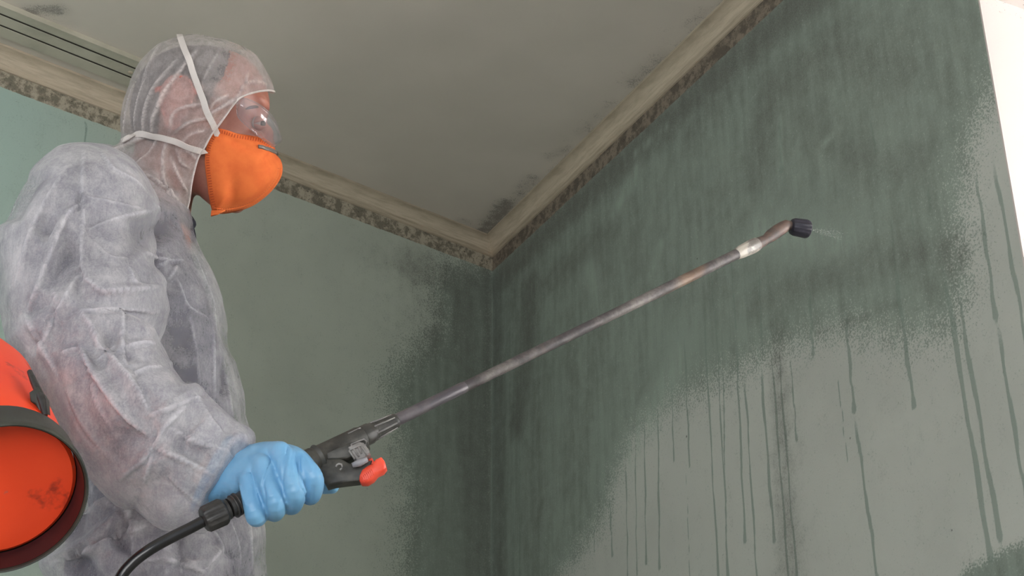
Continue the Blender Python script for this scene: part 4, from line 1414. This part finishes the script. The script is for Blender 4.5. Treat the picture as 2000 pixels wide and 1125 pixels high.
# ---- safety glasses
t = NT('clear polycarbonate')
gl = t.new('ShaderNodeBsdfGlossy'); gl.inputs['Roughness'].default_value = 0.06; gl.inputs['Color'].default_value = (1, 1, 1, 1)
tp = t.new('ShaderNodeBsdfTransparent'); tp.inputs[0].default_value = (0.93, 0.92, 0.93, 1)
df = t.new('ShaderNodeBsdfDiffuse'); df.inputs[0].default_value = srgb(220, 214, 216)
lw = t.new('ShaderNodeLayerWeight'); lw.inputs[0].default_value = 0.5
frv = t.math('ADD', t.math('MULTIPLY', t.math('POWER', lw.outputs['Facing'], 3.5), 0.5), 0.05)
m1 = t.new('ShaderNodeMixShader'); m1.inputs[0].default_value = 0.10; t.c(tp.outputs[0], m1.inputs[1]); t.c(df.outputs[0], m1.inputs[2])
m2 = t.new('ShaderNodeMixShader'); t.c(frv, m2.inputs[0]); t.c(m1.outputs[0], m2.inputs[1]); t.c(gl.outputs[0], m2.inputs[2])
t.c(m2.outputs[0], t.out.inputs[0])
M_lens = t.m
t2 = NT('clear rim plastic'); t2.b.inputs['Base Color'].default_value = srgb(232, 226, 224); t2.b.inputs['Roughness'].default_value = 0.15
t2.b.inputs['Transmission Weight'].default_value = 0.0; t2.b.inputs['Alpha'].default_value = 0.45
M_rim = M_lens
glasses = None
# side profile (top and bottom edge) from hinge to the middle plane; depth bends round the face
tops = [(465, 196, .083), (475, 194, .084), (490, 199, .083), (508, 209, .079), (523, 222, .070), (534, 236, .054), (541, 250, .032), (544, 262, .010), (544, 265, 0)]
bots = [(460, 213, .083), (462, 228, .084), (472, 240, .083), (486, 252, .080), (500, 264, .072), (518, 278, .056), (532, 286, .036), (538, 284, .014), (538, 282, 0)]
def lens_mesh():
    T = cr([tuple(WH(x, y, YM - d)) for x, y, d in tops], 4)
    Bq = cr([tuple(WH(x, y, YM - d)) for x, y, d in bots], 4)
    T = T + [np.array(mir(Vector(p))) for p in T[-2::-1]]
    Bq = Bq + [np.array(mir(Vector(p))) for p in Bq[-2::-1]]
    bm = bmesh.new(); cols = []
    c = np.array(WH(430, 240, YM)); hu = np.array(HUP)
    for a, b in zip(T, Bq):
        col = []
        for k in range(9):
            f = k / 8; p = a * (1 - f) + b * f
            o_ = (p - c); o_ = o_ - hu * (o_ @ hu); o_ /= np.linalg.norm(o_)
            col.append(bm.verts.new(Vector(p + o_ * .008 * math.sin(math.pi * f))))
        cols.append(col)
    for a, b in zip(cols, cols[1:]):
        for k in range(8): bm.faces.new((a[k], b[k], b[k + 1], a[k + 1]))
    return bm, T, Bq
bm, T, Bq = lens_mesh()
gme = bm_mesh(bm); glasses = add_part('safety_glasses', gme, M_lens, person)
md = glasses.modifiers.new('thick', 'SOLIDIFY'); md.thickness = 0.0016
bm = bmesh.new()
loop = [Vector(p) for p in T] + [Vector(p) for p in Bq[::-1]]
loop.append(loop[0].copy())
tube(bm, loop, .0011, 8, cap=False); sub_part('lens_rim', bm, M_rim, glasses)
M_temple = simple('red temple tip', srgb(214, 84, 60), 0.4)
for sy in (-1, 1):
    h0 = WH(466, 200, YM + sy * .084)
    bm = bmesh.new(); box(bm, h0, Vector((.007, 0, .001)), Vector((0, .0025, 0)), Vector((-.001, 0, .0065)))
    box(bm, h0 + Vector((-.007, 0, .001)), Vector((.004, 0, 0)), Vector((0, .002, 0)), Vector((0, 0, .0045)))
    sub_part('hinge', bm, M_rim, glasses, False)
    e1 = WH(392, 184, YM + sy * .0845); e2 = WH(335, 172, YM + sy * .078); e3 = WH(306, 178, YM + sy * .071)
    bm = bmesh.new(); tube(bm, [h0 + Vector((-.008, 0, 0)), e1], .0028, 8, flat=1.3); sub_part('temple', bm, M_rim, glasses)
    bm = bmesh.new(); tube(bm, [e1, (e1 + e2) / 2 + Vector((0, 0, .001)), e2, e3], [.0035, .004, .0045, .0035], 10, flat=1.3); sub_part('temple_tip', bm, M_temple, glasses)

# ---- glove on the right hand, closed round the grip
t = NT('blue nitrile'); v = t.obj()
t.c(t.mix(t.ramp(t.noise(20, 4, 0.6, v), 0.3, 0.7), srgb(126, 178, 214), srgb(106, 162, 204)), t.b.inputs['Base Color'])
t.b.inputs['Roughness'].default_value = 0.36; t.b.inputs['Subsurface Weight'].default_value = 0.05; t.b.inputs['Subsurface Scale'].default_value = 0.006
rn = t.new('ShaderNodeTexNoise'); rn.noise_type = 'RIDGED_MULTIFRACTAL'; rn.inputs['Scale'].default_value = 34; rn.inputs['Detail'].default_value = 3; t.c(t.obj((1, 1, .35), (0, .45, 0)), rn.inputs['Vector'])
t.bump(rn.outputs[0], 0.35, 0.0012)
M_glove = t.m
FING = {
 'pinky': [(462, 925, 1.626, 19), (484, 938, 1.606, 20.5), (491, 975, 1.596, 19), (499, 1008, 1.600, 20), (504, 1004, 1.632, 18), (492, 976, 1.660, 17), (482, 950, 1.668, 15)],
 'ring': [(488, 905, 1.622, 20), (511, 906, 1.600, 21.5), (524, 946, 1.591, 21), (538, 985, 1.594, 20.5), (535, 1000, 1.630, 19), (524, 968, 1.662, 18), (512, 935, 1.670, 16)],
 'middle': [(518, 885, 1.622, 21), (547, 887, 1.598, 22.5), (564, 926, 1.590, 20), (577, 962, 1.592, 21), (568, 987, 1.630, 19.5), (556, 950, 1.662, 18), (544, 920, 1.670, 16)],
 'index': [(553, 885, 1.626, 20), (577, 893, 1.608, 20.5), (597, 912, 1.600, 20), (613, 938, 1.602, 20.5), (606, 968, 1.628, 19.5), (594, 940, 1.660, 18), (582, 908, 1.668, 16)],
}
def pxr(px, py, Y, r):   # pixel radius to metres
    return r * proj(W(px, py, Y))[2] / F
bm = bmesh.new()
for k, pts in FING.items():
    c = cr([(*W(x, y, Y), pxr(x, y, Y, r)) for x, y, Y, r in pts], 5)
    tube(bm, [Vector(q[:3]) for q in c], [q[3] for q in c], 20)
    for q in (c[0], c[-1]):
        res = bmesh.ops.create_icosphere(bm, subdivisions=3, radius=q[3])
        for vv in res['verts']: vv.co += Vector(q[:3])
# thumb on the far side
c = cr([(*W(x, y, Y), pxr(x, y, Y, r)) for x, y, Y, r in [(470, 925, 1.655, 24), (520, 915, 1.690, 24), (575, 925, 1.700, 21), (622, 945, 1.698, 19), (648, 950, 1.694, 15)]], 5)
tube(bm, [Vector(q[:3]) for q in c], [q[3] for q in c], 20)
res = bmesh.ops.create_icosphere(bm, subdivisions=3, radius=c[-1][3])
for vv in res['verts']: vv.co += Vector(c[-1][:3])
# palm and back of the hand
loft(bm, [(372, 1000, 452, 850, 1.662, .028), (402, 986, 487, 870, 1.652, .030), (440, 972, 518, 866, 1.636, .031), (468, 966, 545, 866, 1.622, .030), (492, 950, 566, 874, 1.620, .026), (520, 940, 580, 885, 1.620, .020)], 36, 5, 2.2)
me = remesh(bm, 0.0018, 'glove'); relax(me, 3, 0.45)
def groove(me, lines):
    bvh = bvh_of(me); co = get_co(me); no = get_no(me); disp = np.zeros(len(co))
    for pts, amp, w in lines:
        H = [on(bvh, x, y) for x, y in densify(pts, 4)]
        A_ = [np.array(h) for h in H if h is not None]
        if len(A_) < 2: continue
        d = seg_dist(co, [tuple(a) for a in A_]) if False else None
        best = np.full(len(co), 1e9)
        for a, b in zip(A_, A_[1:]):
            ab = b - a; L2 = ab @ ab
            if L2 < 1e-12: continue
            tt = np.clip(((co - a) @ ab) / L2, 0, 1); best = np.minimum(best, np.linalg.norm(co - a - tt[:, None] * ab, axis=1))
        disp += amp * np.exp(-(best / w) ** 1.4)
    set_co(me, co + no * disp[:, None])
groove(me, [([(529, 896), (521, 920), (514, 945), (517, 965), (520, 1012)], -.0021, .0016), ([(561, 876), (556, 900), (552, 930), (552, 957), (558, 980), (560, 998)], -.0021, .0016),
            ([(586, 890), (584, 920), (588, 948), (597, 966), (596, 990)], -.0021, .0016), ([(470, 950), (474, 968), (480, 985)], .0016, .0018),
            ([(525, 902), (514, 930), (508, 950)], .0012, .0010), ([(566, 880), (562, 905), (560, 930)], .0014, .0010), ([(573, 878), (572, 905), (577, 935)], .0010, .0010),
            ([(590, 892), (590, 915), (595, 940)], .0013, .0010), ([(543, 900), (541, 935)], .0008, .0009), ([(500, 940), (503, 970), (508, 985)], .0010, .0011), ([(492, 950), (493, 980)], .0008, .0010),
            ([(612, 950), (610, 975)], -.0010, .0012), ([(548, 975), (540, 1000)], .0006, .001), ([(452, 955), (462, 975)], .0010, .0012), ([(440, 960), (448, 980)], .0010, .0012), ([(428, 965), (434, 984)], .0010, .0012),
            ([(417, 945), (440, 905), (470, 880)], .0008, .0016)])
# the knuckles of the fist
co = get_co(me); no = get_no(me)
for x, y, a_, r in ((484, 930, .0035, .010), (515, 900, .0035, .010), (549, 872, .004, .011), (578, 888, .002, .009), (620, 930, .002, .008)):
    h = on(bvh_of(me), x, y)
    if h is not None:
        d = np.linalg.norm(co - np.array(h), axis=1); co += no * (a_ * np.exp(-(d / r) ** 2))[:, None]
set_co(me, co)
gm = me.copy()
add_part('glove', me, M_glove, person)
# left glove on the far side: the same glove mirrored, hanging at the end of the far sleeve
c0 = W(420, 945, 1.63)
gm.transform(Matrix.Translation(-c0)); gm.transform(Matrix.Diagonal((1, -1, 1, 1))); gm.flip_normals()
gm.transform(Matrix.Rotation(math.radians(35), 4, 'Y')); gm.transform(Matrix.Translation(Vector((HX - .03, YM + .225, .82))))
add_part('glove', gm, M_glove, person)

# ================================================================== SPRAY LANCE
t = NT('weathered aluminium'); v = t.obj()
n1 = t.ramp(t.noise(13, 6, 0.7, v), 0.40, 0.68); n2 = t.ramp(t.noise(190, 4, 0.7, v), 0.35, 0.7)
c_ = t.mix(n1, srgb(72, 68, 69), srgb(122, 116, 111)); c_ = t.mix(t.math('MULTIPLY', n2, 0.35), c_, srgb(60, 55, 54))
c_ = t.mix(t.math('MULTIPLY', t.ramp(t.noise(11, 3, 0.5, v), 0.55, 0.7), 0.4), c_, srgb(150, 118, 88))
t.c(c_, t.b.inputs['Base Color']); t.b.inputs['Metallic'].default_value = 0.1; t.b.inputs['Roughness'].default_value = 0.55; t.b.inputs['Specular IOR Level'].default_value = 0.3
t.bump(t.noise(90, 5, 0.7, v), 0.4, 0.0015)
M_tube = t.m
M_tubed = simple('dark tube', srgb(78, 74, 78), 0.4, srgb(102, 96, 98), 26, metal=0.2, bump=0.2, bscale=90)
M_grey = simple('grey plastic', srgb(112, 108, 106), 0.45, srgb(150, 146, 142), 30, bump=0.2)
M_red = simple('red orange lever', srgb(240, 86, 62), 0.4, srgb(228, 70, 48), 30)
M_alu2 = simple('worn elbow metal', srgb(76, 68, 64), 0.55, srgb(104, 84, 74), 60, metal=0.1, bump=0.3, bscale=100)
YG = 1.645
E0 = W(600, 906, YG); E1 = W(1474, 479, 1.93)
def lpt(px):
    """point on the lance axis whose picture column is px"""
    lo_, hi_ = -0.3, 1.2
    for _ in range(50):
        m_ = (lo_ + hi_) / 2
        if proj(E0 + (E1 - E0) * m_)[0] < px: lo_ = m_
        else: hi_ = m_
    return E0 + (E1 - E0) * lo_
AX = (E1 - E0).normalized()
lance = empty('spray_lance', E0, 'long worn metal spray lance with red trigger lever, held in the blue gloved hand', 'spray lance')
def lp(name, bm, mat, smooth=True, sharp=None):
    o = add_part(name, bm_mesh(bm), mat, lance, smooth)
    if sharp: smooth_obj(o, sharp)
    return o
def ax_tube(name, xs, rs, mat, n=24, rib=None, dz=0.0, dy=0.0, sharp=40):
    bm = bmesh.new()
    off = Vector((0, dy, dz))
    tube(bm, [lpt(x) + off for x in xs], rs, n, rib=rib); return lp(name, bm, mat, True, sharp)
m_at = lambda x: proj(lpt(x))[2] / F
bm = bmesh.new(); xs = [766, 800, 900, 1000, 1100, 1200, 1300, 1400, 1446]
tube(bm, [lpt(x) for x in xs], [.0070] * 3 + [.0073] * 3 + [.0080] * 3, 24)
lp('tube', bm, M_tube, True, 50)
ax_tube('tube_sleeve', [768, 772, 830, 840, 905, 908], [.0078, .0080, .0080, .0078, .0078, .0072], M_tubed)
# collar between valve and tube with raised ribs
ax_tube('collar', [706, 709, 722, 724, 732, 734, 768, 771, 774, 775], [.0105, .0135, .0135, .0122, .0120, .0105, .0098, .0098, .0090, .0078], M_rub)
for ang in range(8):
    a = ang * math.pi / 4 + .3
    s = AX.cross(Vector((0, 0, 1))).normalized(); u = s.cross(AX).normalized()
    off = (s * math.cos(a) + u * math.sin(a))
    bm = bmesh.new()
    p0 = lpt(728) + off * .0118; p1 = lpt(768) + off * .0094
    tube(bm, [p0, p1], [.0013, .0010], 8); lp('collar_rib', bm, M_grey)
# valve body
ax_tube('valve_body', [585, 590, 612, 616, 622, 626, 690, 700, 712], [.0125, .0165, .0168, .0155, .0178, .0155, .0148, .0150, .0125], M_rub)
for (xa, xb, dv) in ((634, 664, .006), (634, 664, -.0015), (688, 712, .007)):
    s = Vector((0, -1, 0)); u = AX.cross(s).normalized(); u = -u if u.z < 0 else u
    bm = bmesh.new(); q = [lpt(xa) + u * dv + s * .0135, lpt(xb) + u * dv + s * .0132]
    tube(bm, q, .0011, 8); lp('body_rib', bm, M_grey)
bm = bmesh.new()
q = [(686, 868), (700, 862), (711, 858), (716, 862), (714, 869), (702, 874), (690, 877)]
tube(bm, [W(x, y, 1.636) for x, y in q + [q[0]]], .0012, 8); lp('body_loop', bm, M_grey)
# underside housing of the trigger
YV = 1.652
bm = bmesh.new()
prism(bm, [(624, 898), (650, 893), (664, 898), (682, 908), (700, 912), (728, 904), (724, 918), (716, 932), (703, 944), (678, 947), (655, 950), (640, 954), (632, 940), (622, 920)], YV, .0105, .003)
lp('trigger_housing', bm, M_rub, True, 35)
bm = bmesh.new()
prism(bm, [(636, 893), (668, 876), (690, 868), (716, 862), (722, 872), (716, 884), (700, 893), (680, 902), (660, 903), (642, 903)], YV, .0125, .003)
lp('valve_block', bm, M_rub, True, 35)
# grey valve cap
bm = bmesh.new()
prism(bm, [(681, 880), (703, 869), (712, 871), (722, 884), (725, 892), (712, 903), (699, 908), (693, 900)], 1.645, .0145, .0035); lp('valve_cap', bm, M_grey, True, 35)
for q in (((682, 880), (693, 897)), ((690, 876), (701, 892)), ((683, 879), (704, 870)), ((700, 872), (706, 886)), ((706, 872), (718, 890))):
    bm = bmesh.new(); tube(bm, [W(x, y, 1.6295) for x, y in q], .0012, 8); lp('cap_rib', bm, M_grey)
bm = bmesh.new(); tube(bm, [W(x, y, 1.6325) for x, y in ((656, 912), (658, 908), (662, 906), (667, 907), (669, 911), (668, 915), (664, 918))], .0013, 8); lp('spring_end', bm, M_grey)
bm = bmesh.new(); tube(bm, [W(688, 909, 1.6305), W(702, 904, 1.6305), W(718, 897, 1.6305)], [.003, .0045, .003], 12); lp('valve_pin', bm, simple('pale grey plastic', srgb(140, 138, 142), 0.4))
# red lever
bm = bmesh.new()
prism(bm, [(702, 934), (707, 922), (718, 913), (730, 908), (736, 900), (746, 896), (752, 904), (756, 916), (750, 924), (738, 930), (730, 940), (718, 947), (707, 947), (702, 941)], 1.650, .010, .0042)
lp('lever', bm, M_red, True, 60)
bm = bmesh.new()
prism(bm, [(719, 899), (727, 896), (732, 904), (731, 912), (725, 911)], 1.650, .005, .0015); lp('lever_link', bm, M_red, True, 40)
bm = bmesh.new()
for k in range(7):
    x = 708 + k * 3.2; y = 936 - k * 2.4
    tube(bm, [W(x - 2, y - 5, 1.6395), W(x + 3, y + 6, 1.6395)], .0005, 6)
lp('lever_grip', bm, M_red)
# grip running through the fist, down to the hose nut
G = [W(448, 992, 1.600), W(470, 982, 1.606), W(500, 963, 1.620), (W(548, 936, 1.638)), W(590, 912, 1.645), W(606, 903, 1.645)]
bm = bmesh.new(); tube(bm, G, [.0115, .0125, .0125, .0135, .0150, .0160], 24); lp('grip', bm, M_black, True, 40)
bm = bmesh.new(); H0 = W(396, 1017, 1.590); H1 = W(446, 994, 1.599); dd = (H1 - H0)
tube(bm, [H0, H0 + dd * .04, H0 + dd * .12, H0 + dd * .75, H0 + dd * .82, H0 + dd * .9, H1], [.010, .0135, .0150, .0155, .0150, .0125, .0120], 64, rib=(14, .05, (2, 3)))
lp('hose_nut', bm, M_black, True, 30)
for k, x in enumerate((457, 463)):
    bm = bmesh.new(); p = W(x, 989 - k * 4, 1.603); tube(bm, [p - AX * .001, p + AX * .001], .0140, 24); lp('grip_ring', bm, M_black)
hp = [W(400, 1016, 1.591), W(372, 1031, 1.586), W(330, 1052, 1.58), W(290, 1075, 1.575), W(255, 1103, 1.575), W(232, 1135, 1.575), W(215, 1190, 1.57), W(200, 1270, 1.57), W(180, 1370, 1.57)]
e = hp[-1]
hp += [e + Vector((-.02, .0, -.12)), e + Vector((-.05, .0, -.22)), e + Vector((-.12, -.02, -.28)), e + Vector((-.22, -.04, -.24)), e + Vector((-.28, -.06, -.12)), e + Vector((-.29, -.07, .0))]
bm = bmesh.new(); c = cr([tuple(p) for p in hp], 8); tube(bm, [Vector(q) for q in c], .0066, 18)
M_hose = simple('glossy black hose', srgb(26, 25, 26), 0.22, srgb(34, 33, 34), 40, spec=0.6)
lp('hose', bm, M_hose)
# end of the tube: ribbed collar, elbow, nozzle
ax_tube('end_collar', [1438, 1441, 1446, 1470, 1474, 1478, 1480], [.0082, .0090, .0095, .0108, .0108, .0104, .0088], simple('worn pale collar', srgb(118, 112, 106), 0.45, srgb(186, 178, 166), 46, lo=.45, hi=.55), 30, rib=(8, .06, (2, 3)))
YE = 1.935
def yx(x): return lpt(1474).y + (x - 1474) * .00023
EL = [(1474, 479), (1484, 474), (1496, 468), (1506, 460), (1519, 451), (1530, 444), (1536, 440), (1544, 441), (1550, 443)]
bm = bmesh.new(); c = [W(x, y, yx(x)) for x, y in EL]
tube(bm, c, [.0100, .0090, .0078, .0098, .0102, .0098, .0085, .0072, .0070], 24); lp('elbow', bm, M_alu2, True, 40)
nd = W(1580, 448, yx(1580)); n0 = W(1544, 442, yx(1544)); dd = nd - n0
bm = bmesh.new(); tube(bm, [n0, n0 + dd * .06, n0 + dd * .18, n0 + dd * .85, n0 + dd * .95, nd], [.0085, .0118, .0130, .0140, .0136, .0118], 60, rib=(12, .05, (2, 3)))
lp('nozzle', bm, simple('black nozzle', srgb(34, 33, 42), 0.4, srgb(48, 46, 56), 50), True, 30)
bm = bmesh.new(); tube(bm, [nd - dd * .01, nd + dd * .015], [.0045, .0035], 16); lp('nozzle_tip', bm, M_black)

# fine spray leaving the nozzle: droplets
bm = bmesh.new()
for i in range(300):
    u = random.random() ** 0.7
    L = .004 + u * .05
    sp = .02 + .16 * u
    off = Vector((random.gauss(0, 1), random.gauss(0, 1), random.gauss(0, 1))) * L * .11
    if random.random() < .55: off = Vector((0, random.gauss(0, 1), random.choice((-.9, .7)) + random.gauss(0, .15))) * L * .12
    p = nd + dd.normalized() * L + Vector((0, 0, -.02 * L)) + off
    r = random.uniform(.00008, .00017)
    res = bmesh.ops.create_icosphere(bm, subdivisions=1, radius=r)
    st = dd.normalized()
    for vv in res['verts']:
        vv.co = vv.co + st * vv.co.dot(st) * 5 + p
t = NT('water droplets'); t.b.inputs['Base Color'].default_value = srgb(225, 225, 220); t.b.inputs['Roughness'].default_value = 0.2; t.b.inputs['Alpha'].default_value = 0.35
sp_ = link('spray_mist', bm_mesh(bm), t.m); sp_['label'] = 'thin pale mist of droplets leaving the black nozzle tip'; sp_['category'] = 'spray'; sp_['kind'] = 'stuff'

# ================================================================== SPRAYER TANK
t = NT('orange red tank plastic'); v = t.obj()
c_ = t.mix(t.ramp(t.noise(6, 3, 0.5, v), 0.3, 0.7), srgb(244, 78, 38), srgb(232, 64, 34))
c_ = t.mix(t.math('MULTIPLY', t.ramp(t.noise(13, 5, 0.65, v), 0.57, 0.68), 0.65), c_, srgb(96, 34, 26))
c_ = t.mix(t.math('MULTIPLY', t.ramp(t.noise(60, 3, 0.6, v), 0.66, 0.74), 0.4), c_, srgb(150, 110, 104))
t.c(c_, t.b.inputs['Base Color']); t.b.inputs['Roughness'].default_value = 0.42; t.b.inputs['Specular IOR Level'].default_value = 0.35
M_tank = t.m
t = NT('tank skirt'); v = t.obj()
t.c(t.mix(t.ramp(t.noise(16, 5, 0.6, v), 0.35, 0.7), srgb(44, 46, 40), srgb(70, 72, 63)), t.b.inputs['Base Color']); t.b.inputs['Roughness'].default_value = 0.5
M_skirt = t.m
M_inner = simple('shaded skirt inside', srgb(52, 22, 24), 0.5, srgb(74, 26, 28), 18)  # dark red carries the shade on the skirt's inner wall
TC = W(6, 978, 1.44)
fw_ = Vector((0, cT, sT)); upv = Vector((0, -sT, cT)); rt = Vector((1, 0, 0))
TAX = (rt * -.47 + upv * .36 + fw_ * .80).normalized()
TR = 166 * proj(TC)[2] / F
tank = empty('sprayer_tank', TC, 'orange red cylindrical sprayer tank with black rim hanging behind the coverall sleeve', 'sprayer tank')
def lathe(bm, prof, base, axis, n=64, closed=False):
    s = axis.cross(Vector((0, 0, 1))).normalized(); u = s.cross(axis).normalized(); rings = []
    for h, r in prof:
        rings.append([bm.verts.new(base + axis * h + (s * math.cos(2 * math.pi * k / n) + u * math.sin(2 * math.pi * k / n)) * max(r, 1e-5)) for k in range(n)])
    pr = list(zip(rings, rings[1:])) + ([(rings[-1], rings[0])] if closed else [])
    for a, b in pr:
        for k in range(n): bm.faces.new((a[k], a[(k + 1) % n], b[(k + 1) % n], b[k]))
def tp(name, bm, mat, sharp=40):
    return smooth_obj(add_part(name, bm_mesh(bm), mat, tank), sharp)
bm = bmesh.new()
lathe(bm, [(.034, 0), (.033, TR * .4), (.032, TR * .7), (.031, TR * .88), (.035, TR * .93), (.06, TR * .94), (.25, TR * .94), (.285, TR * .86), (.31, TR * .6), (.32, TR * .3), (.321, 0)], TC, TAX)
tp('tank_body', bm, M_tank)
bm = bmesh.new()
lathe(bm, [(.001, TR * .965), (0, TR * .985), (.002, TR), (.008, TR * 1.005), (.012, TR * .985), (.046, TR * .985), (.050, TR * .97), (.050, TR * .95)], TC, TAX)
lathe(bm, [(.001, TR * .965), (.004, TR * .955), (.034, TR * .945)], TC, TAX)
tp('skirt', bm, M_skirt)
bm = bmesh.new(); lathe(bm, [(.0035, TR * .950), (.033, TR * .938)], TC, TAX); tp('skirt_inner_shade', bm, M_inner)
# strap lug and hook at the upper edge of the skirt
bm = bmesh.new()
lq = lambda x, y, Y: W(x, y, Y)
bvh_sk = bvh_of(bpy.data.objects['skirt'].data)
def sk(x, y, o_):
    h = on(bvh_sk, x - 0, y, o_) if False else None
    return W(x, y, TC.y + .012) 
prism(bm, [(62, 772), (80, 760), (92, 778), (94, 806), (86, 818), (74, 796), (64, 790)], TC.y + .022, .010, .002)
tp('strap_lug', bm, M_skirt)
bm = bmesh.new(); tube(bm, [W(x, y, TC.y + o_) for x, y, o_ in ((58, 726, .045), (66, 745, .035), (76, 766, .018), (83, 784, .010), (88, 812, .008))], [.003, .004, .0045, .0045, .003], 10)
tp('strap_hook', bm, M_black)

# carrying strap from the tank's shoulder round to the wearer's back
bm = bmesh.new()
sp3 = [tuple(TC + TAX * .30 + Vector((0, .02, .03))), tuple(TC + TAX * .34 + Vector((-.02, .06, .06))), tuple(W(-90, 560, 1.70)), tuple(W(-75, 600, 1.85)), tuple(W(-45, 640, 1.98)), tuple(W(-10, 700, 2.03))]
tube(bm, [Vector(q) for q in cr(sp3, 6)], .012, 12, flat=.22, up=(1, 0, 0))
tp('carrying_strap', bm, M_black)
